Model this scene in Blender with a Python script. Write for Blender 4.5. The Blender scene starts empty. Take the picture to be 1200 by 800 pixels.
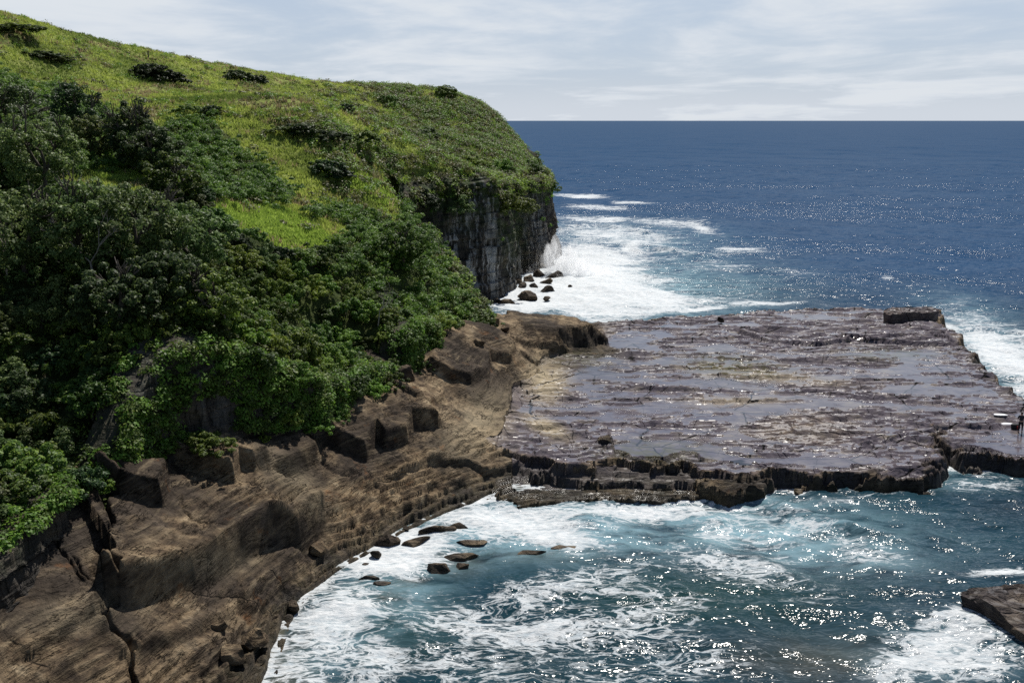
import bpy, math, random
import numpy as np
from mathutils import Vector

random.seed(7)
RNG = np.random.default_rng(7)
C = bpy.context.scene.collection
CAMH, F, PITCH = 27.0, 1167.0, math.atan(259.0 / 1167.0)
SP, CP = math.sin(PITCH), math.cos(PITCH)

# ------------------------------------------------------------------ maths helpers
def ray(px, py):
    a = (px - 600.0) / F; v = (400.0 - py) / F
    return a, CP + v * SP, -SP + v * CP
def at_z(px, py, z=0.0):
    a, y, dz = ray(px, py); t = (z - CAMH) / dz
    return np.array([a * t, y * t, z])
def at_y(px, py, Y):
    a, y, dz = ray(px, py); t = Y / y
    return np.array([a * t, Y, CAMH + dz * t])
def proj(x, y, z):
    """place in the photograph of a world point (used to know what grows where)"""
    d = y * CP - (z - CAMH) * SP; u = y * SP + (z - CAMH) * CP
    d = np.maximum(d, 0.1)
    return 600 + F * x / d, 400 - F * u / d
def sm(x, a, b):
    t = np.clip((x - a) / (b - a), 0, 1); return t * t * (3 - 2 * t)

_P = RNG.permutation(1024).astype(np.int32); _P = np.concatenate([_P, _P])
_G = RNG.normal(size=(1024, 3)).astype(np.float32); _G /= np.linalg.norm(_G, axis=1)[:, None]
def noise3(x, y, z):
    x, y, z = (np.asarray(q, dtype=np.float32) for q in np.broadcast_arrays(x, y, z))
    xi, yi, zi = np.floor(x).astype(np.int32), np.floor(y).astype(np.int32), np.floor(z).astype(np.int32)
    xf, yf, zf = x - xi, y - yi, z - zi
    u, v, w = (q * q * q * (q * (q * 6 - 15) + 10) for q in (xf, yf, zf))
    r = 0
    for i in (0, 1):
        for j in (0, 1):
            for k in (0, 1):
                h = _P[(_P[(_P[(xi + i) & 1023] + yi + j) & 1023] + zi + k) & 1023]
                g = _G[h]
                d = g[..., 0] * (xf - i) + g[..., 1] * (yf - j) + g[..., 2] * (zf - k)
                r = r + d * (u if i else 1 - u) * (v if j else 1 - v) * (w if k else 1 - w)
    return r * 1.6
def noise2(x, y, s=0.37):
    x, y = (np.asarray(q, dtype=np.float32) for q in np.broadcast_arrays(x, y))
    x = x + s * 17.3; y = y + s * 31.7
    xi, yi = np.floor(x).astype(np.int32), np.floor(y).astype(np.int32)
    xf, yf = x - xi, y - yi
    u, v = (q * q * q * (q * (q * 6 - 15) + 10) for q in (xf, yf))
    r = 0
    for i in (0, 1):
        for j in (0, 1):
            h = _P[(_P[(xi + i) & 1023] + yi + j) & 1023]
            g = _G[h]
            r = r + (g[..., 0] * (xf - i) + g[..., 1] * (yf - j)) * 1.3 * (u if i else 1 - u) * (v if j else 1 - v)
    return r * 1.5
def fbm(x, y, oct=5, s=0.0, gain=0.5):
    r, a, f, n = 0, 1.0, 1.0, 0
    for o in range(oct):
        r = r + a * noise2(x * f, y * f, s + o * 1.7); n += a; a *= gain; f *= 2.03
    return r / n
def terrace(t, riser=0.25):
    fl = np.floor(t); f = t - fl
    return fl + np.clip((f - (1 - riser)) / riser, 0, 1)

class TPS:
    def __init__(s, pts, lam=0.0):
        p = np.array(pts, float); s.c = p[:, :2]; n = len(p)
        K = s.k(s.c, s.c) + lam * np.eye(n)
        A = np.zeros((n + 3, n + 3)); A[:n, :n] = K; A[:n, n] = 1; A[:n, n + 1:] = s.c; A[n:, :n] = A[:n, n:].T
        b = np.zeros(n + 3); b[:n] = p[:, 2]; s.w = np.linalg.solve(A, b)
    def k(s, a, b):
        d2 = ((a[:, None, :] - b[None]) ** 2).sum(-1); return 0.5 * d2 * np.log(d2 + 1e-9)
    def __call__(s, x, y):
        x, y = np.broadcast_arrays(np.asarray(x, float), np.asarray(y, float)); sh = x.shape
        q = np.stack([x.ravel(), y.ravel()], 1); out = np.empty(len(q)); n = len(s.c)
        for i in range(0, len(q), 100000):
            b = q[i:i + 100000]; out[i:i + 100000] = s.k(b, s.c) @ s.w[:n] + s.w[n] + b @ s.w[n + 1:]
        return out.reshape(sh)

def seg_dist(x, y, P, closed=False):
    """nearest distance to polyline P, sign (+ left of its direction), distance past its ends, arc position"""
    x = np.asarray(x, np.float32); y = np.asarray(y, np.float32)
    P = [np.asarray(p[:2], float) for p in P]
    if closed: P = P + [P[0]]
    best = np.full(x.shape, 1e9, np.float32); sg = np.ones(x.shape, np.float32); ex = np.zeros(x.shape, np.float32); arc = np.zeros(x.shape, np.float32); bc = np.zeros(x.shape, np.float32)
    L = 0; n = len(P) - 1
    for i in range(n):
        a, b = P[i], P[i + 1]; d = b - a; l = math.hypot(*d) + 1e-9; d = d / l
        rx, ry = x - a[0], y - a[1]; t = rx * d[0] + ry * d[1]; tc = np.clip(t, 0, l)
        dd = np.hypot(rx - tc * d[0], ry - tc * d[1]); cr = d[0] * ry - d[1] * rx
        m = (dd < best - 1e-3) | ((dd < best + 1e-3) & (np.abs(cr) > bc)); bc = np.where(m, np.abs(cr), bc)
        best = np.where(m, dd, best); sg = np.where(m, np.sign(d[0] * ry - d[1] * rx), sg)
        e = 0
        if i == 0: e = np.maximum(-t, 0)
        if i == n - 1: e = np.maximum(e, t - l)
        ex = np.where(m, e, ex); arc = np.where(m, L + tc, arc); L += l
    return best, sg, ex, arc
def inside(x, y, P):
    c = np.zeros(np.shape(x), bool); n = len(P)
    for i in range(n):
        x0, y0 = P[i][0], P[i][1]; x1, y1 = P[(i + 1) % n][0], P[(i + 1) % n][1]
        if y0 == y1: continue
        c ^= ((y0 > y) != (y1 > y)) & (x < (x1 - x0) * (y - y0) / (y1 - y0) + x0)
    return c
def chaikin(P, n=2, closed=False):
    P = [np.asarray(p, float) for p in P]
    for _ in range(n):
        Q = [] if closed else [P[0]]
        m = len(P)
        for i in range(m if closed else m - 1):
            a, b = P[i], P[(i + 1) % m]; Q += [a * .75 + b * .25, a * .25 + b * .75]
        if not closed: Q.append(P[-1])
        P = Q
    return P

# ------------------------------------------------------------------ object helpers
def tag(o, label=None, cat=None, group=None, kind=None):
    if label: o['label'] = label
    if cat: o['category'] = cat
    if group: o['group'] = group
    if kind: o['kind'] = kind
    return o
def mesh_np(name, verts, faces, smooth=False):
    """faces: (n,k) int array, or a list of such arrays"""
    me = bpy.data.meshes.new(name); fl = faces if isinstance(faces, list) else [faces]
    v = np.asarray(verts, np.float32); me.vertices.add(len(v)); me.vertices.foreach_set('co', v.ravel())
    fl = [np.asarray(f, np.int32) for f in fl if len(f)]
    loops = np.concatenate([f.ravel() for f in fl]); tot = np.concatenate([np.full(len(f), f.shape[1], np.int32) for f in fl])
    me.loops.add(len(loops)); me.loops.foreach_set('vertex_index', loops)
    me.polygons.add(len(tot)); me.polygons.foreach_set('loop_start', np.concatenate([[0], np.cumsum(tot)[:-1]]).astype(np.int32))
    me.update(calc_edges=True); me.validate()
    me.polygons.foreach_set('use_smooth', np.full(len(me.polygons), smooth)); me.update()
    return me
def attr(me, name, val):
    a = me.attributes.new(name, 'FLOAT', 'POINT'); a.data.foreach_set('value', np.asarray(val, np.float32).ravel())
def link(name, me, m=None, parent=None):
    o = bpy.data.objects.new(name, me); C.objects.link(o)
    if m: me.materials.append(m)
    if parent: o.parent = parent
    return o
def empty(name, loc=(0, 0, 0), rz=0):
    o = bpy.data.objects.new(name, None); o.empty_display_size = .2; C.objects.link(o); o.location = loc; o.rotation_euler.z = rz; return o
def grid_faces(nr, nc, keep=None):
    i = np.arange(nr - 1)[:, None] * nc + np.arange(nc - 1)[None]
    f = np.stack([i, i + 1, i + nc + 1, i + nc], -1).reshape(-1, 4)
    if keep is not None: f = f[keep[f].all(1)]
    return f
def compact(v, f, at=()):
    u, inv = np.unique(f, return_inverse=True); return v[u], inv.reshape(f.shape), [a[u] for a in at]

# ------------------------------------------------------------------ node helpers
class NT:
    def __init__(s, name, disp=False):
        s.m = bpy.data.materials.new(name); s.m.use_nodes = True; s.t = s.m.node_tree; s.t.nodes.clear()
        s.out = s.n('ShaderNodeOutputMaterial')
    def n(s, ty, **kw):
        nd = s.t.nodes.new(ty)
        for k, v in kw.items():
            if k.startswith('i_'):
                key = k[2:]; key = int(key) if key.isdigit() else key.replace('_', ' ')
                s.set(nd.inputs[key], v)
            else: setattr(nd, k, v)
        return nd
    def set(s, sock, v):
        if isinstance(v, bpy.types.NodeSocket): s.t.links.new(v, sock)
        elif isinstance(v, bpy.types.Node): s.t.links.new(v.outputs[0], sock)
        elif isinstance(v, (tuple, list)) and len(v) == 3 and sock.type == 'RGBA': sock.default_value = (*v, 1)
        else: sock.default_value = v
    def math(s, op, a, b=0.0, c=None, clamp=False):
        nd = s.n('ShaderNodeMath', operation=op, use_clamp=clamp); s.set(nd.inputs[0], a); s.set(nd.inputs[1], b)
        if c is not None: s.set(nd.inputs[2], c)
        return nd.outputs[0]
    def mix(s, f, a, b):
        nd = s.n('ShaderNodeMix', data_type='RGBA'); s.set(nd.inputs[0], f); s.set(nd.inputs[6], a); s.set(nd.inputs[7], b); return nd.outputs[2]
    def mixf(s, f, a, b):
        nd = s.n('ShaderNodeMix', data_type='FLOAT'); s.set(nd.inputs[0], f); s.set(nd.inputs[2], a); s.set(nd.inputs[3], b); return nd.outputs[0]
    def step(s, x, a, b, lo=0.0, hi=1.0):
        nd = s.n('ShaderNodeMapRange', interpolation_type='SMOOTHSTEP'); s.set(nd.inputs[0], x)
        for i, v in ((1, a), (2, b), (3, lo), (4, hi)): s.set(nd.inputs[i], v)
        return nd.outputs[0]
    def pos(s, scale=(1, 1, 1), rot=(0, 0, 0), obj=False, loc=(0, 0, 0)):
        src = s.n('ShaderNodeTexCoord').outputs['Object'] if obj else s.n('ShaderNodeNewGeometry').outputs['Position']
        mp = s.n('ShaderNodeMapping'); s.set(mp.inputs[0], src); mp.inputs['Scale'].default_value = scale; mp.inputs['Rotation'].default_value = rot; mp.inputs['Location'].default_value = loc
        return mp.outputs[0]
    def noise(s, vec, scale, detail=4, rough=0.55, dist=0.0, color=False):
        nd = s.n('ShaderNodeTexNoise'); s.set(nd.inputs['Vector'], vec); s.set(nd.inputs['Scale'], scale); nd.inputs['Detail'].default_value = detail
        nd.inputs['Roughness'].default_value = rough; nd.inputs['Distortion'].default_value = dist
        return nd.outputs[1 if color else 0]
    def vor(s, vec, scale, feat='DISTANCE_TO_EDGE', out=0):
        nd = s.n('ShaderNodeTexVoronoi', feature=feat); s.set(nd.inputs['Vector'], vec); s.set(nd.inputs['Scale'], scale); return nd.outputs[out]
    def warp(s, vec, scale, amt, detail=2):
        c = s.noise(vec, scale, detail, color=True)
        a = s.n('ShaderNodeVectorMath', operation='SUBTRACT'); s.set(a.inputs[0], c); a.inputs[1].default_value = (.5, .5, .5)
        b = s.n('ShaderNodeVectorMath', operation='MULTIPLY_ADD'); s.set(b.inputs[0], a.outputs[0]); b.inputs[1].default_value = (amt,) * 3; s.set(b.inputs[2], vec)
        return b.outputs[0]
    def ramp(s, f, stops):
        nd = s.n('ShaderNodeValToRGB'); s.set(nd.inputs[0], f); e = nd.color_ramp.elements
        while len(e) < len(stops): e.new(.5)
        for el, (p, c) in zip(e, stops): el.position = p; el.color = (*c, 1)
        return nd.outputs[0]
    def attr(s, name): return s.n('ShaderNodeAttribute', attribute_name=name).outputs['Fac']
    def bump(s, h, dist, strength=1.0, normal=None):
        nd = s.n('ShaderNodeBump'); s.set(nd.inputs['Height'], h); nd.inputs['Distance'].default_value = dist; s.set(nd.inputs['Strength'], strength)
        if normal: s.set(nd.inputs['Normal'], normal)
        return nd.outputs[0]
    def bsdf(s, color, rough=.8, normal=None, spec=.5, ior=1.45, **kw):
        b = s.n('ShaderNodeBsdfPrincipled'); s.set(b.inputs['Base Color'], color); s.set(b.inputs['Roughness'], rough); b.inputs['IOR'].default_value = ior
        s.set(b.inputs['Specular IOR Level'], spec)
        if normal: s.set(b.inputs['Normal'], normal)
        for k, v in kw.items(): s.set(b.inputs[k.replace('_', ' ')], v)
        return b.outputs[0]
    def done(s, sh, vol=False):
        s.t.links.new(sh, s.out.inputs['Volume' if vol else 'Surface']); return s.m

# ------------------------------------------------------------------ materials
def mat_rock(name, seed=0.0, platform=False):
    m = NT(name); p = m.pos(loc=(seed, seed, 0)); w = m.warp(p, .35, 2.2)
    lay = m.pos(scale=(.28, .5, 3.2), rot=(math.radians(12), math.radians(-14), math.radians(35)))
    lay = m.warp(lay, .25, .9)
    big = m.noise(w, .16, 5, .6); mid = m.noise(w, .9, 6, .65); fine = m.noise(p, 5.0, 6, .7); cb = m.n('ShaderNodeCombineXYZ'); sp = m.n('ShaderNodeSeparateXYZ'); m.set(sp.inputs[0], p); m.set(cb.inputs[0], m.math('ADD', m.math('MULTIPLY', m.attr('bed'), 2.4), m.math('MULTIPLY', sp.outputs[2], 2.6))); m.set(cb.inputs[1], m.math('MULTIPLY', sp.outputs[0], .30)); m.set(cb.inputs[2], m.math('MULTIPLY', sp.outputs[1], .30))
    strat = m.mixf(m.step(m.noise(p, .35, 4), .38, .62, .35, 1), .5, m.noise(m.warp(cb.outputs[0], .6, .8), 1.0, 7, .66))
    tan = m.ramp(mid, [(.25, (.034, .027, .021)), (.43, (.115, .082, .053)), (.57, (.25, .185, .115)), (.75, (.44, .35, .23))])
    dark = m.ramp(mid, [(.3, (.022, .018, .015)), (.6, (.070, .055, .043)), (.85, (.14, .11, .085))])
    col = m.mix(m.step(big, .42, .60), dark, tan)
    col = m.mix(m.step(strat, .50, .68, 0, .6), col, (.26, .205, .135))
    col = m.mix(m.step(strat, .46, .30, 0, .8), col, (.022, .018, .016))
    rust = m.noise(p, .6, 4, .6)
    col = m.mix(m.step(rust, .62, .74, 0, .6), col, (.17, .075, .028))
    col = m.mix(m.step(fine, .40, .25, 0, .75), col, (.012, .011, .010))
    col = m.mix(m.step(fine, .62, .78, 0, .35), col, (.30, .26, .20))
    pl = m.attr('plat'); wet = m.attr('wet'); algae = m.attr('algae'); pool = m.attr('pool'); sand = m.attr('sand')
    pw = m.warp(m.pos(scale=(.8, 1.1, 1.1), rot=(0, 0, .3)), .5, 1.6)
    pn = m.noise(pw, .55, 6, .65); pn2 = m.noise(m.warp(m.pos(scale=(.7, 1.3, 1), rot=(0, 0, .2)), .4, 1.2), 1.0, 7, .72)
    pc = m.ramp(pn, [(.3, (.054, .047, .060)), (.5, (.105, .090, .106)), (.62, (.155, .134, .134)), (.8, (.25, .21, .165))])
    pc = m.mix(m.step(pn2, .56, .70, 0, .6), pc, (.20, .165, .11))
    pc = m.mix(m.step(pn2, .41, .31, 0, .8), pc, (.016, .014, .016))
    col = m.mix(pl, col, pc)
    col = m.mix(m.math('MULTIPLY', sand, m.step(pn2, .30, .48)), col, (.40, .33, .22))
    col = m.mix(m.math('MULTIPLY', algae, m.step(m.noise(p, 1.2, 5, .7), .38, .56)), col, (.075, .070, .018))
    col = m.mix(m.math('MULTIPLY', wet, .8), col, m.mix(.62, col, (.008, .007, .006)))  # wet darkening; also carries shade painted on the platform's front faces
    mp2 = m.noise(m.warp(m.pos(scale=(.7, 1.0, 1), rot=(0, 0, .3)), .3, 2.0), .30, 6, .62)
    gn = m.n('ShaderNodeSeparateXYZ'); m.set(gn.inputs[0], m.n('ShaderNodeNewGeometry').outputs['Normal']); flat = m.step(gn.outputs[2], .975, .993)
    film = m.math('MULTIPLY', flat, m.math('MULTIPLY', pl, m.step(mp2, .32, .46)))
    rough = m.mixf(film, .8, .20); rough = m.mixf(m.math('MULTIPLY', wet, flat), rough, .45); rough = m.mixf(pool, rough, .07)
    h = m.math('ADD', m.math('MULTIPLY', strat, .95), m.math('ADD', m.math('MULTIPLY', mid, .6), m.math('MULTIPLY', fine, .22)))
    hp = m.math('ADD', m.math('MULTIPLY', pn2, .35), m.math('MULTIPLY', fine, .12))
    h = m.mixf(pl, h, hp)
    crack = m.vor(m.warp(m.pos(scale=(.5, 1.0, 1), rot=(0, 0, .5)), .8, .9), .33)
    cbl = m.n('ShaderNodeVectorMath', operation='MULTIPLY'); m.set(cbl.inputs[0], m.warp(cb.outputs[0], .5, .7)); cbl.inputs[1].default_value = (1.3, 2.4, 2.4)
    ln_ = m.step(m.math('ABSOLUTE', m.math('SUBTRACT', m.noise(cbl.outputs[0], 1.0, 4, .6), .5)), .022, .004); ln_ = m.math('MULTIPLY', ln_, m.step(m.noise(p, .5, 3), .45, .6))
    fac = m.vor(m.warp(m.pos(scale=(1, 1, 2.2), rot=(.2, .1, .7)), .8, .5), 1.1, 'F1', 1); facs = m.n('ShaderNodeSeparateColor'); m.set(facs.inputs[0], fac)
    nb = m.math('SUBTRACT', 1.0, pl); ln_ = m.math('MULTIPLY', ln_, nb); col = m.mix(m.math('MULTIPLY', ln_, .9), col, (.008, .007, .006))
    col = m.mix(m.math('MULTIPLY', m.math('MULTIPLY', nb, m.step(facs.outputs[0], .6, .95)), .30), col, (.045, .036, .030))
    h = m.math('SUBTRACT', h, m.math('MULTIPLY', ln_, .5)); h = m.math('ADD', h, m.math('MULTIPLY', m.math('MULTIPLY', nb, facs.outputs[1]), .14))
    jt = m.vor(m.warp(m.pos(scale=(.6, 1, 1), rot=(0, 0, .65)), .6, .35), .16); jt2 = m.vor(m.warp(m.pos(scale=(1, .7, 1), rot=(0, 0, -.3)), .6, .5), .42)
    jl = m.math('MULTIPLY', pl, m.math('MAXIMUM', m.step(jt, .010, .002), m.step(jt2, .014, .002, 0, .6)))
    col = m.mix(jl, col, (.010, .009, .009)); h = m.math('SUBTRACT', h, m.math('MULTIPLY', jl, .4))
    cmask = m.step(m.noise(p, .25, 4, .6), .50, .62); h = m.math('SUBTRACT', h, m.math('MULTIPLY', cmask, m.step(crack, .030, 0, 0, .28)))
    nrm = m.bump(h, .7, m.math('SUBTRACT', m.mixf(film, .8, .06), m.math('MULTIPLY', pool, .04)))
    return m.done(m.bsdf(col, rough, nrm, spec=m.mixf(wet, m.mixf(film, .05, 1.0), .30)))

def mat_cliff():
    m = NT('cliff_rock'); p = m.pos(); v = m.warp(m.pos(scale=(1, 1, .12)), .3, 1.2)
    hz = m.noise(m.warp(m.pos(scale=(.12, .12, 1.6)), .3, .5), 1.0, 5, .65)
    mid = m.noise(p, .5, 6, .65); streak = m.noise(v, .55, 6, .68); st2 = m.noise(v, 1.6, 4, .6)
    col = m.ramp(mid, [(.3, (.016, .015, .014)), (.5, (.048, .042, .036)), (.7, (.12, .098, .070))])
    col = m.mix(m.step(hz, .54, .68, 0, .55), col, (.13, .10, .07)); col = m.mix(m.step(hz, .45, .3, 0, .7), col, (.02, .018, .017))
    col = m.mix(m.step(m.math('ABSOLUTE', m.math('SUBTRACT', streak, .48)), .018, .004, 0, .9), col, (.006, .006, .006))
    white = m.math('MULTIPLY', m.attr('white'), m.step(m.math('ADD', m.math('MULTIPLY', streak, .6), m.math('MULTIPLY', st2, .4)), .47, .58))
    col = m.mix(white, col, (.58, .57, .54))
    col = m.mix(m.math('MULTIPLY', m.attr('moss'), m.step(m.noise(p, .7, 5, .7), .36, .56)), col, (.035, .055, .014))
    h = m.math('ADD', m.math('MULTIPLY', hz, .8), m.math('ADD', m.math('MULTIPLY', streak, .9), m.math('MULTIPLY', mid, .5)))
    return m.done(m.bsdf(col, .85, m.bump(h, 1.0), spec=.2))

def mat_hill():
    m = NT('hillside_turf'); p = m.pos(); w = m.warp(p, .12, 4)
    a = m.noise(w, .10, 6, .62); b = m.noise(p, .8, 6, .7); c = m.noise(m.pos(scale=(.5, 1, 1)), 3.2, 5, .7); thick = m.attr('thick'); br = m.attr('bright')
    g = m.ramp(a, [(.34, (.12, .17, .040)), (.5, (.26, .315, .075)), (.66, (.36, .38, .115))])
    g = m.mix(m.step(b, .56, .70, 0, .55), g, (.185, .165, .075)); g = m.mix(m.step(b, .46, .32, 0, .8), g, (.028, .052, .014))
    g = m.mix(m.math('MULTIPLY', br, .8), g, m.ramp(c, [(.3, (.15, .20, .022)), (.7, (.30, .34, .050))]))
    g = m.mix(m.step(c, .45, .32, 0, .55), g, (.03, .05, .012))
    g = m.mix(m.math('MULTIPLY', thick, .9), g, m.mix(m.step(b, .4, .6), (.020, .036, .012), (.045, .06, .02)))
    g = m.mix(m.math('MULTIPLY', m.attr('bare'), m.step(b, .35, .5)), g, (.36, .29, .19))
    h = m.math('ADD', m.math('MULTIPLY', b, 1.0), m.math('MULTIPLY', c, .5))
    return m.done(m.bsdf(g, .9, m.bump(h, .9), spec=.1))

def mat_leaf(name, c1, c2, c3, dry=None, band=None):
    m = NT(name); oi = m.n('ShaderNodeObjectInfo').outputs['Random']; lr = m.attr('leafrand')
    col = m.ramp(lr, [(0, c1), (.55, c2), (1, c3)])
    hs = m.n('ShaderNodeHueSaturation'); m.set(hs.inputs['Hue'], m.step(oi, 0, 1, .474, .518)); m.set(hs.inputs['Value'], m.step(m.math('FRACT', m.math('MULTIPLY', oi, 7.13)), 0, 1, .62, 1.5)); m.set(hs.inputs['Color'], col)
    col = hs.outputs[0]
    if dry: col = m.mix(m.step(m.noise(m.pos(), .9, 3), .58, .72, 0, .8), col, dry)
    if band: col = m.mix(m.step(m.noise(m.pos(scale=(.6, 1, 2)), .075, 5, .6), .44, .60, 0, .75), col, band)
    d = m.bsdf(col, .55, spec=.35); tr = m.n('ShaderNodeBsdfTranslucent'); m.set(tr.inputs[0], col)
    mx = m.n('ShaderNodeMixShader'); mx.inputs[0].default_value = .42; m.set(mx.inputs[1], d); m.set(mx.inputs[2], tr.outputs[0])
    return m.done(mx.outputs[0])

def mat_bark(name='bark', c=(.09, .075, .06)):
    m = NT(name); n = m.noise(m.pos(scale=(3, 3, .8)), 3, 5, .6)
    return m.done(m.bsdf(m.mix(n, tuple(q * .5 for q in c), tuple(q * 1.5 for q in c)), .9, m.bump(n, .05)))

def mat_water():
    m = NT('sea_water'); p = m.pos(); foam = m.attr('foam'); milk = m.attr('milk'); shal = m.attr('shal'); far = m.attr('far')
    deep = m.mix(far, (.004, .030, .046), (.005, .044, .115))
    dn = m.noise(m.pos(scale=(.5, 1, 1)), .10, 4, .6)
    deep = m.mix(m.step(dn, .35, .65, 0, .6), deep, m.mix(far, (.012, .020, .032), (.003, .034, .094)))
    col = m.mix(m.math('MULTIPLY', m.attr('green'), .8), deep, (.012, .042, .038))
    col = m.mix(shal, col, m.mix(m.noise(p, .8, 5, .7), (.035, .035, .020), (.10, .08, .045)))
    mn = m.noise(m.warp(m.pos(scale=(.55, 1.2, 1), rot=(0, 0, .3)), .5, 1.5), .5, 6, .62)
    col = m.mix(m.math('MULTIPLY', milk, m.step(mn, .30, .62)), col, (.20, .33, .38))
    # foam: lace at low coverage, closing up to solid froth
    w1 = m.warp(m.warp(m.pos(scale=(.55, 1.05, 1), rot=(0, 0, .2)), .30, 3.4, 3), 1.4, .55, 3)
    e1 = m.math('MULTIPLY', m.math('ABSOLUTE', m.math('SUBTRACT', m.noise(w1, .75, 5, .55, .8), .5)), 1.5); e2 = m.vor(m.warp(w1, 2.0, .7, 3), 1.5); br = m.noise(w1, .22, 6, .66); fn = m.noise(m.pos(scale=(.7, 1.4, 1)), 2.2, 6, .72)
    e = m.math('MINIMUM', e1, m.math('MULTIPLY', m.math('ADD', e2, .02), 1.1))
    # coverage value
    cov = m.math('ADD', m.math('MULTIPLY', foam, 1.0), m.math('MULTIPLY', m.math('SUBTRACT', br, .5), 1.45))
    lace = m.math('SUBTRACT', m.math('MULTIPLY', m.math('SUBTRACT', cov, .16), .27), m.math('ADD', e, m.math('MULTIPLY', m.math('SUBTRACT', fn, .5), .30)))
    lace = m.step(lace, -.03, .07, 0, .9)
    solid = m.step(m.math('ADD', cov, m.math('MULTIPLY', m.math('SUBTRACT', fn, .5), 1.1)), .52, .86)
    fm = m.math('MULTIPLY', m.math('MAXIMUM', lace, solid), m.step(foam, .02, .10))
    fm = m.math('MAXIMUM', fm, m.attr('crest'))
    # fine waves: several sizes, so that near and far water both glint
    f1 = m.noise(m.pos(scale=(.6, 1, 1), rot=(0, 0, .2)), 1.0, 3, .55, .5); f2 = m.noise(m.pos(scale=(.55, 1, 1), rot=(0, 0, -.25)), .42, 4, .6, .5); f3 = m.noise(m.pos(scale=(.5, 1, 1), rot=(0, 0, .1)), .16, 3, .6)
    h = m.math('ADD', m.math('MULTIPLY', f1, .85), m.math('ADD', m.math('MULTIPLY', f2, 1.3), m.math('MULTIPLY', f3, 1.5)))
    f4 = m.noise(m.pos(scale=(.5, 1, 1)), .045, 4, .6); h = m.math('ADD', h, m.math('MULTIPLY', m.math('MULTIPLY', m.attr('far2'), f4), 4.0))
    wind = m.step(m.noise(m.pos(scale=(.35, 1, 1), rot=(0, 0, .15)), .022, 4, .6), .35, .65, .6, 1.25)
    nrm = m.bump(h, 1.0, m.math('MULTIPLY', wind, m.mixf(m.attr('far2'), m.mixf(far, .33, .46), .30)))
    # a rough sea hides its own far slopes: its mirror share levels off towards the horizon instead of rising to one
    df = m.n('ShaderNodeBsdfDiffuse'); m.set(df.inputs['Color'], col); m.set(df.inputs['Normal'], nrm)
    gl = m.n('ShaderNodeBsdfGlossy'); m.set(gl.inputs['Roughness'], .085); m.set(gl.inputs['Normal'], nrm)
    fr = m.n('ShaderNodeFresnel'); fr.inputs['IOR'].default_value = 1.333; m.set(fr.inputs['Normal'], nrm)
    wm = m.n('ShaderNodeMixShader'); m.set(wm.inputs[0], m.math('MINIMUM', fr.outputs[0], m.mixf(m.attr('far2'), m.mixf(far, .28, .23), .16))); m.set(wm.inputs[1], df.outputs[0]); m.set(wm.inputs[2], gl.outputs[0]); wat = wm.outputs[0]
    fo = m.bsdf(m.mix(m.step(fn, .3, .6), (.42, .48, .52), (.68, .70, .71)), .8, m.bump(m.math('ADD', fn, h), .25, .7), spec=.2)
    mx = m.n('ShaderNodeMixShader'); m.set(mx.inputs[0], m.math('MULTIPLY', fm, .97)); m.set(mx.inputs[1], wat); m.set(mx.inputs[2], fo)
    return m.done(mx.outputs[0])

def mat_plain(name, c, r=.8):
    m = NT(name); n = m.noise(m.pos(), 6, 3); return m.done(m.bsdf(m.mix(n, tuple(q * .75 for q in c), tuple(min(1, q * 1.2) for q in c)), r))

M_ROCK = mat_rock('shelf_rock'); M_CLIFF = mat_cliff(); M_HILL = mat_hill(); M_WATER = mat_water(); M_BARK = mat_bark(); M_DEAD = mat_bark('dead_wood', (.26, .23, .20))
M_LEAF = [mat_leaf('leaf_deep_green', (.028, .062, .011), (.078, .145, .021), (.180, .250, .042)),
          mat_leaf('leaf_grey_green', (.036, .064, .017), (.092, .138, .036), (.185, .235, .078)),
          mat_leaf('leaf_mid_green', (.046, .090, .012), (.115, .195, .024), (.220, .300, .045)),
          mat_leaf('leaf_black_green', (.014, .032, .011), (.036, .070, .020), (.082, .125, .038)),
          mat_leaf('leaf_olive', (.045, .055, .020), (.085, .100, .032), (.150, .160, .060), dry=(.17, .13, .07))]
M_GRASS = mat_leaf('grass_blades', (.18, .23, .040), (.34, .41, .085), (.50, .54, .16), dry=(.32, .26, .11), band=(.10, .16, .035))
M_LUSH = mat_leaf('lush_grass', (.16, .24, .030), (.30, .39, .07), (.46, .54, .13))
M_DRY = mat_leaf('dry_tussock', (.13, .10, .05), (.23, .18, .10), (.34, .28, .17))

# ------------------------------------------------------------------ the low rock: ramp, ledge and platform
LOWP = [(305, 800, 0), (330, 740, 0), (370, 690, 0), (412, 655, 0), (452, 632, 0), (505, 604, .1), (560, 582, .1), (610, 566, .1),
        (400, 800, -2.2), (440, 720, -2), (500, 660, -1.6), (600, 610, -1.2), (740, 605, -1.4), (800, 720, -4), (1000, 700, -4), (1000, 800, -4), (1300, 640, -4),
        (0, 655, 6), (0, 720, 5), (0, 800, 3.8), (100, 800, 2.6), (200, 800, 1.2), (100, 700, 4.6), (130, 600, 6.2), (200, 650, 4.2), (200, 720, 2.6),
        (300, 600, 3.6), (290, 690, 1.5), (400, 560, 3.0), (370, 630, 1.3), (450, 500, 4.3), (500, 540, 2.2), (450, 590, 1.0), (550, 470, 3.0), (530, 560, 1.0), (600, 520, 1.5), (585, 545, .9),
        (620, 480, 1.4), (640, 430, 1.4), (600, 450, 2.0), (530, 430, 5.0), (580, 390, 5.6), (640, 376, 5.0), (700, 382, 4.2), (715, 402, 1.6), (650, 412, 2.0), (610, 412, 3.6),
        (300, 505, 6.2), (200, 528, 6.4), (440, 460, 6), (0, 600, 8), (-150, 760, 6.5), (-150, 700, 8), (750, 400, 1.4), (800, 480, 1.4), (1000, 450, 1.4), (1200, 480, 1.4), (900, 380, 1.4), (700, 540, 1.4), (1000, 540, 1.4)]
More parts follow.
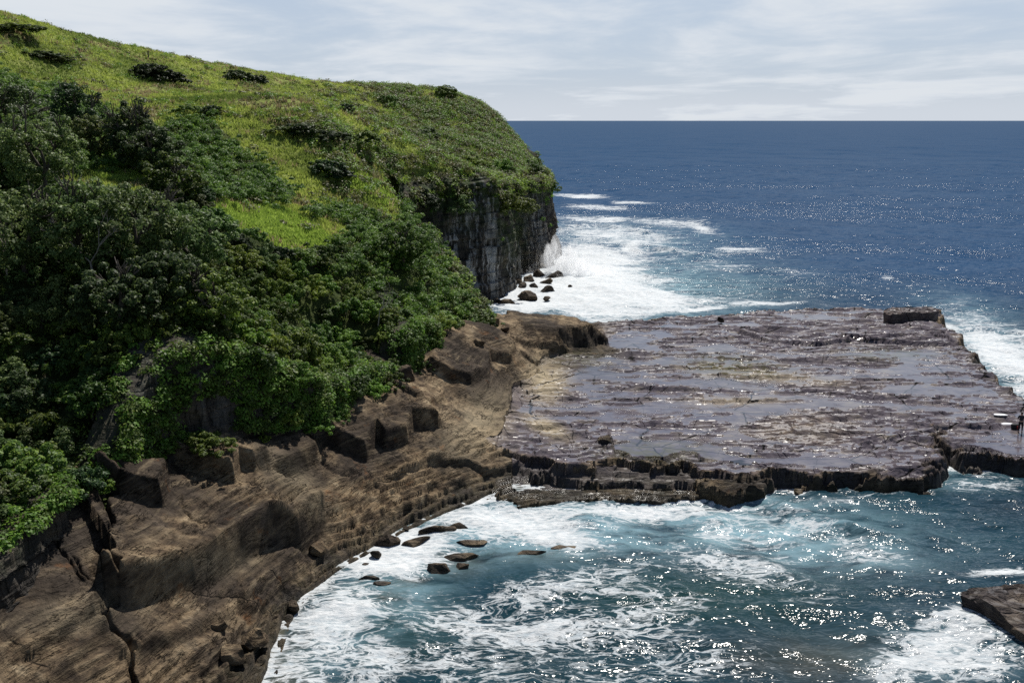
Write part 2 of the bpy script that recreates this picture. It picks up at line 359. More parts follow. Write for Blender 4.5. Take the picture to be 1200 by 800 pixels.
LOWX = [(-7.7, 91.6, 6.5), (-5.1, 96.2, 6.3), (-4, 104, 6), (-2.2, 109, 5.6), (-3, 116, 5), (-7, 125, 5), (-15, 130, 5), (-20, 100, 7), (-25, 75, 7), (-17, 141, 4), (0, 150, 2), (-40, 60, 8), (0, 113, 5.2), (4, 114, 5.0), (8, 114.5, 4.6)]
TL = TPS([at_z(*p) for p in LOWP] + [np.array(p, float) for p in LOWX], lam=1.5)
def px_on(fn, px, py, z=2.0):
    for _ in range(25):
        q = at_z(px, py, z); z = z * .5 + .5 * float(fn(q[0], q[1]))
    return np.array([q[0], q[1], z])
Z = lambda L, z: [at_z(a, b, z) for a, b in L]
PLAT = Z([(560, 520), (640, 544), (690, 547), (720, 536), (762, 546), (800, 537), (825, 549), (880, 553), (925, 549), (975, 556), (1030, 553), (1082, 560), (1097, 536), (1093, 503), (1106, 516), (1124, 533), (1160, 534), (1200, 537), (1330, 560),
          (1330, 520), (1200, 467), (1165, 443), (1140, 425), (1128, 402), (1112, 384), (1095, 377), (1100, 364), (1030, 362), (960, 361.5), (880, 365), (800, 371), (715, 376), (600, 385)], 1.45)
LEDGE = [at_z(a, b, z) for a, b, z in [(520, 420, 5), (572, 368, 6), (600, 362, 5.2), (640, 364, 5), (668, 366, 4.6), (680, 372, 4.4), (700, 374, 4.1), (717, 378, 3.9), (717, 401, 1.4), (690, 404, 1.5), (655, 412, 1.5), (640, 425, 1.5)]]
def scarp(L, h, dec, w=None, z=None):
    w = .16 if h > .5 else .13
    return ([px_on(TL, a, b) for a, b in L], h, dec, w)
SCARPS = [scarp([(118, 572), (150, 598), (192, 612), (198, 583)], 1.35, 6),
          scarp([(203, 548), (240, 570), (276, 588), (283, 566), (300, 574), (345, 556), (372, 540)], 1.25, 5),
          scarp([(362, 497), (400, 526), (430, 540), (442, 512), (452, 528), (478, 521), (484, 496), (512, 500)], 1.3, 5),
          scarp([(126, 702), (150, 716), (182, 710), (230, 692), (282, 666), (320, 645), (352, 648), (380, 622)], 2.1, 5),
          scarp([(150, 770), (220, 752), (270, 722), (320, 690), (352, 662)], .55, 1.6),
          scarp([(300, 720), (330, 690), (360, 668)], .5, 1.0),
          scarp([(40, 770), (90, 745), (125, 722)], .6, 1.4), scarp([(60, 800), (100, 770), (135, 735)], .5, .9),
          scarp([(510, 548), (545, 549), (572, 560), (606, 550)], .6, 1.5),
          scarp([(430, 575), (480, 556), (520, 545)], .4, 1.2), scarp([(380, 608), (430, 590), (500, 575), (560, 566)], .4, 1.0), scarp([(330, 650), (380, 628), (440, 604), (500, 588)], .4, .9),
          scarp([(505, 432), (530, 446), (552, 452), (572, 446), (575, 425), (600, 428), (604, 408)], .9, 5),
          scarp([(590, 392), (640, 388), (690, 386)], .45, 1.3), scarp([(600, 376), (650, 377), (700, 379)], .35, 1.0),
          scarp([(455, 460), (490, 480), (520, 470)], .5, 1.5), scarp([(560, 470), (585, 440), (612, 425)], .3, 1.5),
          # platform
          scarp([(866, 392), (900, 404), (960, 407), (1000, 401), (1050, 404), (1112, 408)], .55, 7), scarp([(1000, 402), (1060, 398), (1120, 406)], .3, 3), scarp([(820, 392), (870, 396)], .15, 3),
          scarp([(700, 532), (712, 517), (760, 515), (800, 522), (830, 523)], -.13, 1.6), scarp([(620, 470), (700, 476), (760, 468)], .08, 2),
          scarp([(1100, 504), (1150, 510), (1210, 514)], .3, 3), scarp([(740, 378), (800, 388), (850, 386)], .1, 3), scarp([(760, 405), (830, 425), (900, 432)], .14, 4), scarp([(880, 420), (960, 436), (1040, 428)], .14, 3), scarp([(700, 450), (760, 452), (800, 446)], .1, 3),
          scarp([(900, 480), (980, 492), (1080, 486)], .10, 3), scarp([(1020, 520), (1060, 512), (1095, 504)], .25, 2.5)]
CRACKS = [([px_on(TL, a, b) for a, b in L], d, w) for L, d, w in [([(124, 560), (121, 640), (126, 700), (138, 750), (152, 800)], .8, .22), ([(210, 600), (240, 640), (262, 660)], .25, .12), ([(60, 600), (80, 650), (76, 690)], .3, .15), ([(350, 530), (420, 560), (470, 590)], .25, .15), ([(90, 640), (105, 690)], .3, .12)]]
FR1 = Z([(612, 552), (640, 558), (700, 566), (740, 562), (800, 566), (822, 572), (850, 580), (900, 574), (905, 566), (860, 556), (700, 540), (600, 540)], .75)
APRON = Z([(560, 560), (600, 592), (680, 585), (760, 586), (850, 583), (905, 578), (1000, 566), (980, 550), (700, 545), (600, 540)], .12)

def low(x, y, detail=True):
    x = np.asarray(x, np.float32); y = np.asarray(y, np.float32)
    if x.ndim == 0: x = x[None]; y = y[None]; sc = True
    else: sc = False
    sh = x.shape; x = x.ravel(); y = y.ravel()
    wx = x + .8 * fbm(x * .4, y * .4, 2, 3.1); wy = y + .9 * fbm(x * .4, y * .4, 2, 9.2)
    ji = noise2(x * 1.1, y * 1.1, 4) * .25
    z0 = TL(x, y).astype(np.float32)
    bedc = z0 + .55 * fbm(x * .09, y * .09, 3, 31) + .12 * fbm(x * .35, y * .35, 3, 33)
    jx = .30 * terrace(noise2(x * .55, y * .55, 15) * 2.5, .2) + .04 * noise2(x * 3, y * 3, 15); wx = wx + jx; wy = wy + .30 * terrace(noise2(x * .5, y * .5, 16) * 2.5, .2) + .05 * noise2(x * 2.7, y * 2.7, 16)
    dp, _, _, _ = seg_dist(wx, wy, PLAT, True); ip = inside(wx, wy, PLAT); sdp = np.where(ip, dp, -dp)
    dl, _, _, _ = seg_dist(wx, wy, LEDGE, True); il = inside(wx, wy, LEDGE); sdl = np.where(il, dl, -dl)
    # ramp: below the sea level it falls away; behind the cove line only
    land = z0
    # no ramp past the platform back / right: clamp by distance to the whole low land
    lim = np.maximum(sdp, sdl)
    back = (y > 100)
    cl = np.where(back, 1.4 + np.clip(lim, -9, 0) * 2.2, 99)
    plat = 1.42 + np.clip(sdp / .40, -4, 0) * 1.2 + .10 * fbm(x * .05, y * .12, 3, 5)
    led = np.clip(sdl * 1.9, -12, 0) + z0
    ramp = np.where(x < 8 + (y - 75) * .0, land, land - np.clip(x - 8, 0, 3) * 2)
    ramp = np.where(back & (sdl < 0), np.minimum(land, np.maximum(cl, 0) * 0 + np.where(x > -4, 1.3 + np.clip(sdl + 0, -6, 0) * 1.2, land)), ramp)
    leftland = sm(-x, 1, 4)
    base = np.maximum(ramp, np.where(sdl > -5, led, -9))
    # in the far part only the ledge and platform stand above water
    base = np.where(y > 118, np.minimum(base, np.where(sdl > -4, led, -6)), base)
    ispl = (plat > base - .02) & (sdp > -.8)
    z = np.maximum(base, plat)
    f1d, _, _, _ = seg_dist(wx, wy, FR1, True); f1 = np.where(inside(wx, wy, FR1), f1d, -f1d)
    z = np.maximum(z, .80 + .10 * noise2(x * .5, y * .7, 12) + np.clip(f1 / .2, -4, 0))
    ad, _, _, _ = seg_dist(wx, wy, APRON, True); ap = np.where(inside(wx, wy, APRON), ad, -ad)
    z = np.maximum(z, .16 + np.clip(ap / .25, -4, 0)); aprm = (z < .4) & (ap > 0)
    f1m = (sdp < 0) & (z < 1.1) & (x > 0) & (y > 70) & (y < 100)
    pm = np.where(f1m, .7, sm(sdp, -.2, .5) * (z < 1.9)) * sm(z0 - 1.9 + 0 * x, 1.0, 0)
    pool = np.zeros_like(z)
    if detail:
        rm = 1 - pm; near = np.where((y > 100) & (sdl > -3), np.abs(sdl), 9.)
        for L, h, dec, w in SCARPS:
            d, s, ex, _ = seg_dist(x + ji * .12, y + ji * .12, L); sd = d * s; near = np.minimum(near, np.where(ex < .5, d, 9) if h > .5 else 9)
            z = z + h * 1.15 * sm(sd, -w, w) * np.exp(-np.maximum(sd, 0) / dec) * np.exp(-(ex / .45) ** 2) * (z > -1.5)
        for L, dp_, w in CRACKS:
            d, s, ex, _ = seg_dist(wx, wy, L); z = z - dp_ * np.exp(-(d / w) ** 2) * np.exp(-ex)
        big = fbm(x * .16 + y * .08, y * .2, 3, 21) * .45
        z = z + rm * big * sm(z, .2, 2.0)
        # bedding: ledges along tilted planes
        t = bedc / .34
        tt = (terrace(t, .16) - t + .42) * .34
        nr = .12 + .88 * sm(near, .35, 1.1); k = 1.35 * sm(z0, 3.0, 1.5) + .25 + .75 * np.maximum(noise2(x * .11, y * .11, 44), 0)
        z = z + rm * nr * np.clip(k, 0.05, 1.6) * tt * (z > -1)
        t2 = (bedc * 1.0 + .25 * fbm(x * .6, y * .6, 3, 55)) / .11
        z = z + rm * nr * (1 - .7 * aprm) * (terrace(t2, .25) - t2 + .3) * .055
        z = z + rm * .035 * fbm(x * 1.6, y * 1.6, 4, 61)
        # blocky rubble near the water line
        bl = np.abs(noise2(x * .9 + .4 * y, y * 1.3, 71)); z = z + rm * (1 - .85 * aprm) * (1 - .6 * f1m) * sm(z, 2.4, .4) * sm(z, -.8, .1) * (.34 * bl + .10 * np.abs(noise2(x * 2.3, y * 2.7, 73)))
        # platform relief
        q = fbm(x * .10, y * .34, 5, 81, .55); q2 = fbm(x * .35, y * 1.0, 4, 85)
        tq = (q * 1.15 + q2 * .16) / .16
        rel = (terrace(tq, .14) * .16) * .85 + .035 * q2
        z2 = z + pm * rel
        lvl = 1.38 + .06 * noise2(x * .05, y * .05, 90)
        isp = (pm > .8) & (z2 < lvl) & (sdp > 1.6)
        pool = np.where(isp, sm(lvl - z2, 0, .05), 0); pool = np.where(aprm, .75 * sm(noise2(x * .4, y * .8, 18), -.35, .1), pool)
        z = np.where(isp, lvl, np.where(aprm, np.minimum(z2, .27 + .05 * noise2(x * .8, y * 1.5, 19)), z2))
    cap = np.where((y > 100) & (z > 2.2), 5.3 - .115 * (x + 3) + .25 * fbm(x * .4, y * .4, 3, 66), 99); z = np.where(z > cap, cap + (z - cap) * .12, z)
    z = np.maximum(z, -6)
    if sc: return float(z[0])
    return z.reshape(sh), pm.reshape(sh), pool.reshape(sh), sdp.reshape(sh), bedc.reshape(sh)

# ------------------------------------------------------------------ the hill
WALL = [at_z(a, b, z)[:2] for a, b, z in [(-420, 800, 8), (-150, 735, 7), (0, 655, 6), (60, 604, 6), (120, 562, 6.2), (200, 528, 6.2), (300, 505, 6), (362, 478, 6.2), (426, 443, 6.2), (452, 424, 6.2), (486, 396, 6.2), (520, 385, 6.2)]] + \
       [np.array(p, float) for p in [(-4.6, 109), (-5.8, 116), (-9.8, 125), (-15, 134), (-19, 141), (-14, 149), (-8.5, 154), (-4.2, 158.5), (-2.8, 162.5), (-4.6, 167), (-3.4, 174), (-.6, 181), (2.8, 187), (5.6, 199), (5.6, 211), (1, 226), (-15, 250), (-70, 300)]]
HIP = [(-250, -80, 150), (0, 15, 185), (100, 43, 200), (200, 67, 215), (300, 88, 228), (400, 107, 240), (460, 123, 245), (530, 128, 245), (570, 138, 235), (600, 158, 225), (632, 195, 208),
       (0, 80, 150), (100, 105, 155), (200, 90, 185), (290, 96, 195), (400, 130, 190), (500, 140, 205), (560, 180, 190), (612, 203, 180), (638, 206, 201),
       (470, 193, 148), (520, 198, 153), (560, 203, 157), (600, 207, 161), (250, 150, 130), (350, 180, 125), (420, 172, 142), (445, 193, 138), (380, 228, 118), (300, 212, 112), (240, 232, 95), (340, 270, 98), (362, 292, 95), (150, 190, 105), (100, 160, 115),
       (462, 232, 129), (490, 276, 121), (512, 312, 116), (545, 350, 112), (572, 370, 109.5), (425, 262, 115),
       (0, 200, 90), (0, 260, 72), (100, 265, 77), (180, 285, 78), (0, 400, 60), (60, 480, 57), (100, 400, 63), (180, 350, 67), (240, 340, 71), (300, 390, 75), (400, 425, 84), (440, 445, 84), (300, 300, 86), (350, 400, 79), (380, 350, 88), (450, 365, 95), (520, 385, 103), (500, 335, 105), (420, 300, 100), (0, 560, 49), (60, 570, 52),
       (-200, 300, 62), (-200, 500, 48), (-200, 120, 90), (-300, 650, 40)]
hp3 = [at_y(*p) for p in HIP]
for a, b, Y in HIP[:11]:
    q = at_y(a, b, Y); hp3.append(np.array([q[0] * 1.16 - 3, q[1] * 1.16, q[2] - 5 - (a < 150) * 2])); hp3.append(np.array([q[0] * 1.6 - 5, q[1] * 1.6, q[2] - 26]))
for i_, z_ in zip(range(2, 29), [8, 8.5, 11, 14.0, 11.5, 8.5, 7.5, 8.5, 8, 7, 6, 6.5, 9.8, 14.0, 17.8, 18.7, 18.5, 18.3, 18.3, 18, 17.5, 17, 17, 16.8, 17, 21, 29]):
    hp3.append(np.array([WALL[i_][0], WALL[i_][1], z_]))
TH = TPS(hp3, lam=1.2)
WP = [np.asarray(p, float) for p in WALL]
LANDP = WP + [np.array(p, float) for p in [(-400, 400), (-400, -40), (-40, -40)]]
def high(x, y):
    x = np.asarray(x, np.float32); y = np.asarray(y, np.float32); d, s, _, _ = seg_dist(x, y, WP); sd = np.where(inside(x, y, LANDP), d, -d)
    z = TH(x, y).astype(np.float32)
    z = z + sm(sd, 0, 6) * (.5 * fbm(x * .07, y * .07, 3, 101) + .45 * fbm(x * .28, y * .28, 4, 103) * (1 + .5 * sm(y, 90, 130))) + .12 * fbm(x * 1.5, y * 1.5, 3, 107)
    return np.where(sd < .9, z - (0.9 - sd) * 9, z), sd

def blob(px, py, L):
    r = np.zeros(np.shape(px), np.float32)
    for cx, cy, rx, ry, rot, a in L:
        c, s = math.cos(math.radians(rot)), math.sin(math.radians(rot)); dx, dy = px - cx, py - cy
        u, v = (dx * c + dy * s) / rx, (-dx * s + dy * c) / ry
        r = np.maximum(r, a * np.exp(-(u * u + v * v) ** 1.2))
    return r
GRASSY = [[(235, 228), (300, 232), (420, 262), (360, 300), (330, 290), (270, 262)], [(350, 190), (420, 205), (470, 215), (478, 240), (430, 235), (390, 215), (360, 215)], [(180, 195), (120, 190), (60, 200), (70, 215), (120, 222), (165, 235), (190, 225)], [(0, 232), (45, 228), (55, 245), (0, 262)]]
THICK = [[(-60, 210), (-60, 90), (20, 85), (55, 120), (60, 95), (120, 130), (180, 160), (200, 140), (240, 135), (300, 185), (345, 225), (330, 235), (235, 226), (262, 262), (330, 292), (365, 300), (372, 272), (350, 255), (380, 240), (420, 240), (460, 262), (470, 235), (500, 250), (530, 300), (590, 365), (575, 385), (540, 398), (500, 410), (450, 458), (370, 495), (310, 505), (200, 540), (80, 600), (0, 660), (-200, 760), (-200, 210)]]
def grows(px, py):
    t = np.zeros(np.shape(px), bool)
    for P in THICK: t |= inside(px, py, P)
    for P in GRASSY: t &= ~inside(px, py, P)
    return t

def fan(y0, y1, ratio, xl, xr, nc):
    nr = int(math.log(y1 / y0) / math.log(ratio)) + 2
    Y = y0 * ratio ** np.arange(nr); Y = np.repeat(Y[:, None], nc, 1); X = Y * np.linspace(xl, xr, nc)[None]
    return X, Y

# low rock mesh
X, Y = fan(30, 152, 1.0018, -.66, .66, 1120)
z, pm, pool, sdp, bed = low(X, Y)
W_d, W_s, _, _ = seg_dist(X, Y, WP); landm = inside(X, Y, LANDP)
keep = (z > -1.6) & ~(landm & (W_d > 2.0))
px, py = proj(X, Y, z)
wet = np.maximum(np.where(sdp > -2.6, sm(z, 1.32, .95), sm(z, 1.0, .3)), blob(px, py, [(700, 425, 60, 30, 0, .6), (40, 650, 60, 25, -20, .6)]))  # damp tide zone; on the platform it also paints its front faces' shade
algae = np.maximum(sm(z, 1.0, .4) * .3, blob(px, py, [(770, 530, 70, 14, 0, .7), (860, 430, 60, 14, 5, .8), (1040, 415, 60, 8, 0, .6), (680, 420, 40, 12, 0, .6)]))
sand = blob(px, py, [(640, 445, 28, 26, -40, 1.0), (560, 500, 50, 30, -40, .55), (640, 500, 30, 10, 25, .9), (900, 440, 90, 7, 6, .5), (860, 470, 60, 6, 0, .5), (250, 660, 50, 16, -10, .35), (340, 560, 60, 18, 40, .35), (90, 720, 60, 20, -10, .3)])
v = np.stack([X, Y, z], -1).reshape(-1, 3); f = grid_faces(*X.shape, keep=keep.ravel())
fc = sdp.ravel()[f].mean(1) > -3.5; fx = v[f].mean(1)
isplat = fc & ((fx[:, 2] < 2.3)) & (pm.ravel()[f].mean(1) > .25) | (fc & (fx[:, 0] > 12))
for nm, sel in (('rock_platform', isplat), ('rock_shelf', ~isplat)):
    vv, ff, at = compact(v, f[sel], [a.ravel() for a in (pm, wet, algae, pool, sand, bed)])
    me = mesh_np(nm, vv, ff, True)
    for n_, a_ in zip(('plat', 'wet', 'algae', 'pool', 'sand', 'bed'), at): attr(me, n_, a_)
    tag(link(nm, me, M_ROCK), kind='structure')

# hillside mesh
X, Y = fan(36, 420, 1.0040, -.80, .12, 760)
z, sd = high(X, Y); keep = sd > -1.6
px, py = proj(X, Y, z)
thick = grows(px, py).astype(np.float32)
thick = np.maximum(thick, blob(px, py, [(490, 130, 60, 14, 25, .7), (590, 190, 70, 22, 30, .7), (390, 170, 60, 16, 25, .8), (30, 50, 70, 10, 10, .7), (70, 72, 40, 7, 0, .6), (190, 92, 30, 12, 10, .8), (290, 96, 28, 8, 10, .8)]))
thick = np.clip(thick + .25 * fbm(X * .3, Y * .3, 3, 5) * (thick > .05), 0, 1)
bright = blob(px, py, [(310, 262, 90, 26, 22, 1), (420, 215, 70, 16, 25, .8), (150, 200, 70, 20, 0, .6), (10, 245, 60, 20, 0, .8), (330, 150, 150, 16, 12, .3)])
bare = blob(px, py, [(345, 292, 22, 7, 35, 1.0), (362, 300, 12, 8, 35, .9)])
v = np.stack([X, Y, z], -1).reshape(-1, 3); f = grid_faces(*X.shape, keep=keep.ravel())
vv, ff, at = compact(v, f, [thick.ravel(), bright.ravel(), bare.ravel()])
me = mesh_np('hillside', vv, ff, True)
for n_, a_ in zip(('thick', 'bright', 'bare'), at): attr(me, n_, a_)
tag(link('hillside', me, M_HILL), kind='structure')

# cliff walls, lofted along the foot line
def wall(name, P, zb, zt_fn, ns, nh, batter, amp, white_fn):
    P = np.array(chaikin(P, 3)); seg = np.hypot(*np.diff(P, axis=0).T); L = np.concatenate([[0], np.cumsum(seg)])
    s = np.linspace(0, L[-1], ns); cx, cy = np.interp(s, L, P[:, 0]), np.interp(s, L, P[:, 1])
    tx, ty = np.gradient(cx), np.gradient(cy); n = np.hypot(tx, ty); nx, ny = ty / n, -tx / n     # outward = right of direction
    zt = zt_fn(cx, cy); h = np.linspace(0, 1, nh)[:, None]
    z = zb + (zt[None] - zb) * h
    S = s[None] + 0 * h
    q = 1.4 + batter * (1 - h) + amp * (.9 * noise3(S * .12, z * .035, 1.5) + 1.3 * np.abs(noise3(S * .33, z * .05, 7.5)) + .35 * noise3(S * .8, z * .25, 3.5) + .2 * noise3(S * 2.0, z * 1.2, 5.5))
    strata = terrace((z + .5 * noise3(S * .08, z * .1, 2.2)) / 1.3 + .2 * noise2(S * .3, z * .2), .15); q = q + amp * .35 * noise2(strata * 3.3, S * .05)
    q = q - sm(h, .93, 1.0) * 2.2
    q = np.maximum(q, .3 - 2.2 * (h > .93))
    X = cx[None] + nx[None] * q; Y = cy[None] + ny[None] * q
    v = np.stack([X, Y, z], -1).reshape(-1, 3); f = grid_faces(nh, ns)
    me = mesh_np(name, v, f, True); px, py = proj(X, Y, z)
    attr(me, 'white', white_fn(px, py)); attr(me, 'moss', (1.0 if name == 'headland_cliff' else .25) * np.clip(sm(h, .55, .95) * .9 + blob(px, py, [(600, 260, 20, 50, 0, .8), (540, 250, 30, 30, 0, .4)]), 0, 1))
    o = link(name, me, M_CLIFF); tag(o, kind='structure'); return X, Y, z
topz = lambda x, y: high(x - 0, y)[0] + 9 * .9 - .3
WX = wall('headland_cliff', WALL[12:], -1.5, lambda x, y: TH(x, y) + .1, 700, 170, 2.2, 1.5,
          lambda px, py: blob(px, py, [(556, 235, 13, 42, 0, 1), (578, 240, 8, 36, 0, .9), (570, 310, 40, 34, 0, .8), (530, 290, 10, 30, 0, .8), (585, 215, 12, 20, 0, .8), (505, 225, 6, 14, 0, .7), (545, 270, 12, 40, 0, .7), (628, 260, 14, 40, 0, .35)]))
RWX = wall('rock_wall', WALL[:13], 3.5, lambda x, y: TH(x, y) + .1, 900, 120, 1.0, .8, lambda px, py: blob(px, py, [(180, 430, 60, 90, 0, .10), (250, 440, 60, 60, 0, .14)]))

# ------------------------------------------------------------------ the sea
nr1 = int(math.log(620 / 27.) / math.log(1.0042)); Yr = 27 * 1.0042 ** np.arange(nr1); Yr = np.concatenate([Yr, Yr[-1] * 1.012 ** np.arange(1, 156)]); Yr = np.concatenate([Yr, Yr[-1] * 1.08 ** np.arange(1, 34)])
cols = np.linspace(-.72, .80, 900); X = Yr[:, None] * cols[None]; Y = np.repeat(Yr[:, None], len(cols), 1)
gz = low(X, Y, False)[0]
px, py = proj(X, Y, 0 * X)
zz = np.zeros_like(X)
for k in range(26):
    lam = 2.2 * 1.17 ** k * RNG.uniform(.9, 1.1); th = RNG.normal(math.radians(205), .55); a = .011 * lam ** .72 * (1 if lam < 30 else .6)
    ph = (X * math.cos(th) + Y * math.sin(th)) * 2 * math.pi / lam + RNG.uniform(0, 6.28) + 1.6 * noise2(X / lam / 3, Y / lam / 3, k)
    zz += a * (1.27 - 2 * np.abs(np.sin(ph / 2)) ** 1.0) * ((np.where(Y > 620, .034, .010) * Y < lam) & (Y < 3900))
zz += .12 * fbm(X * .35, Y * .5, 4, 201) * (Y < 300)
calm = sm(-gz, -.3, 1.5)
zz = zz * (.25 + .75 * calm)
# swell lines breaking off the headland and over the cove
for (P, h, w) in [([(760, 272), (700, 262), (655, 268)], .9, 1.6), ([(830, 300), (760, 290), (700, 300)], .8, 2.0), ([(900, 585), (960, 612), (1050, 640)], .45, 1.0), ([(700, 610), (830, 640), (960, 690)], .3, 1.2), ([(1120, 400), (1200, 440)], .5, 2)]:
    d, s, ex, _ = seg_dist(X, Y, Z(P, 0)); zz += h * np.exp(-(d / w) ** 2) * np.exp(-(ex / 3) ** 2) * (.8 + .4 * noise2(X * .3, Y * .3))
foam = blob(px, py, [(385, 735, 85, 52, -50, .88), (350, 790, 50, 40, 0, .82), (430, 770, 60, 45, 30, .66), (470, 645, 110, 28, -28, .98), (590, 612, 120, 22, 0, 1.1), (470, 655, 70, 30, -10, .9), (640, 628, 70, 18, 10, 1.0), (770, 598, 140, 12, -3, .85),
                     (880, 620, 130, 26, 10, .52), (960, 620, 90, 12, 25, .62), (1015, 655, 60, 10, 15, .5), (650, 740, 190, 62, 0, .55), (640, 690, 120, 22, -10, .62), (820, 780, 120, 40, 0, .40), (560, 780, 90, 40, 0, .58), (860, 670, 110, 26, 15, .42),
                     (1110, 765, 80, 40, 0, .85), (1060, 785, 40, 30, 0, .75), (1160, 775, 50, 30, 0, .8), (1170, 680, 40, 7, 0, .9), (1130, 735, 60, 18, 0, .75), (1130, 545, 55, 13, 0, .9), (1050, 575, 60, 10, -10, .6), (960, 568, 120, 8, 0, .62), (1160, 570, 50, 20, 0, .4),
                     (690, 335, 85, 40, 10, 1.5), (620, 350, 60, 16, 0, 1.5), (760, 352, 60, 18, 5, 1.1), (700, 300, 70, 20, 0, 1.05), (720, 275, 80, 16, 5, .72), (820, 352, 60, 10, 0, .5), (780, 262, 60, 5, 4, .62), (700, 256, 60, 4, 2, .75), (680, 229, 34, 2.2, 4, .95), (740, 238, 26, 1.6, 2, .8), (700, 243, 40, 3, 3, .7), (820, 268, 22, 5, 18, .8), (868, 292, 30, 4, 4, .75), (800, 296, 50, 3, 2, .6), (735, 290, 26, 8, -30, .95), (840, 310, 60, 6, 0, .4), (930, 320, 40, 3, 5, .35), (1040, 326, 8, 3, 0, .6),
                     (1180, 420, 75, 26, 38, 1.15), (1120, 385, 26, 5, 25, .8), (1200, 400, 50, 20, 10, .6), (900, 359, 60, 3, 0, .8), (820, 363, 40, 3, -5, .9)])
foam = foam * (.86 + .3 * fbm(X * .12, Y * .12, 4, 303))
shore = sm(gz, -1.3, -.1) * sm(gz, .7, .25)
foam = np.maximum(foam, shore * (.55 + .25 * noise2(X * .3, Y * .3, 7)))
milk = np.clip(blob(px, py, [(620, 620, 240, 40, 0, .9), (880, 615, 200, 42, 8, .9), (1000, 645, 90, 28, 15, .7), (450, 700, 120, 50, -40, .6), (740, 340, 150, 45, 0, .9), (740, 280, 120, 22, 5, .55), (1160, 410, 80, 40, 30, .8), (1110, 770, 110, 40, 0, .35), (1100, 560, 80, 20, 0, .5)]) * (1 + .4 * fbm(X * .1, Y * .1, 3, 9)), 0, 1)
shal = np.clip(np.maximum(sm(gz, -.5, .05) * .9, blob(px, py, [(530, 660, 40, 16, 0, .55), (470, 690, 40, 12, -30, .5), (630, 650, 60, 12, 0, .4), (330, 790, 40, 60, 0, .6), (960, 770, 110, 30, 0, .45), (700, 570, 130, 12, 0, .8)])) * (1 + .4 * fbm(X * .5, Y * .5, 3, 19)), 0, 1)
green = np.clip(blob(px, py, [(820, 700, 190, 40, 0, .9), (480, 740, 90, 50, 0, .7), (760, 345, 200, 40, 0, .5), (640, 760, 200, 60, 0, .4)]), 0, 1)
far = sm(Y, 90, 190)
crest = np.zeros_like(foam)
me = mesh_np('sea', np.stack([X, Y, zz], -1).reshape(-1, 3), grid_faces(*X.shape), True)
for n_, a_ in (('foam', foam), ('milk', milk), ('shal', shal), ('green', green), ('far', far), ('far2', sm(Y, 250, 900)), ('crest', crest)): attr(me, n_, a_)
tag(link('sea', me, M_WATER), kind='structure')

# ------------------------------------------------------------------ plants
def leaf_cloud(centres, normals, size, rng, aspect=1.7, flat=.5):
    n = len(centres); d = rng.normal(size=(n, 3)); up = normals + flat * rng.normal(size=(n, 3)); up /= np.linalg.norm(up, axis=1)[:, None]
    a = np.cross(up, d); a /= np.linalg.norm(a, axis=1)[:, None] + 1e-9; b = np.cross(up, a); s = (size * rng.uniform(.6, 1.3, n))[:, None]
    a = a * s; b = b * s / aspect
    v = np.stack([centres - a, centres - b, centres + a, centres + b], 1).reshape(-1, 3); f = np.arange(4 * n).reshape(n, 4)
    return v, f
def crown_mesh(name, seed, rx, ry, rz, zc, nl, leaf, lobes, m, dome=True, ragged=.25):
    """crown of lobes; every lobe carries leaves over its outer side and thinly inside"""
    r = np.random.default_rng(seed); cs, ns = [], []
    per = nl // lobes
    for _ in range(lobes):
        d = r.normal(size=3); d /= np.linalg.norm(d)
        if dome: d[2] = abs(d[2]) * 1.0 - .12
        k = r.uniform(.45, 1.0) ** .5; c = np.array([d[0] * rx, d[1] * ry, d[2] * rz]) * k * r.uniform(.72, 1.0 + ragged) + (0, 0, zc)
        lr = min(rx, rz) * r.uniform(.13, .29)
        q = r.normal(size=(per, 3)); q /= np.linalg.norm(q, axis=1)[:, None]; q[:, 2] = np.where(r.random(per) < .6, np.abs(q[:, 2]), q[:, 2])
        rad = lr * r.uniform(.55, 1.08, per) ** .6; cs.append(c + q * rad[:, None] * (1, 1, .8)); ns.append(q + (0, 0, .5))
    cs = np.concatenate(cs); ns = np.concatenate(ns)
    v, f = leaf_cloud(cs, ns, leaf, r); me = mesh_np(name, v, f); attr(me, 'leafrand', np.repeat(r.random(len(cs)), 4)); me.materials.append(m); return me
def limb(V, Fc, p, q, r0, r1, n=6):
    p, q = np.asarray(p, float), np.asarray(q, float); d = q - p; d /= np.linalg.norm(d) + 1e-9
    a = np.cross(d, (0.3, 1, .2)); a /= np.linalg.norm(a); b = np.cross(d, a); o = len(V)
    for c, r in ((p, r0), (q, r1)):
        for i in range(n): t = 2 * math.pi * i / n; V.append(c + (a * math.cos(t) + b * math.sin(t)) * r)
    for i in range(n): Fc.append((o + i, o + (i + 1) % n, o + n + (i + 1) % n, o + n + i))
def branches(name, seed, h, spread, depth, r0, m):
    r = np.random.default_rng(seed); V, Fc = [], []
    def go(p, d, l, rad, k):
        q = p + d * l * .5 + r.normal(size=3) * l * .06; q2 = q + (d + r.normal(size=3) * .12) * l * .5
        limb(V, Fc, p, q, rad, rad * .85); limb(V, Fc, q, q2, rad * .85, rad * .65)
        if k:
            for _ in range(3 if k > 1 else 4):
                e = d + r.normal(size=3) * spread; e[2] = abs(e[2]) + .15; e /= np.linalg.norm(e); go(q2, e, l * r.uniform(.55, .8), rad * .6, k - 1)
    go(np.array([0, 0, -.5]), np.array([.05, 0, 1.0]), h * .45, r0, depth)
    me = mesh_np(name, np.array(V), np.array(Fc), True); me.materials.append(m); return me

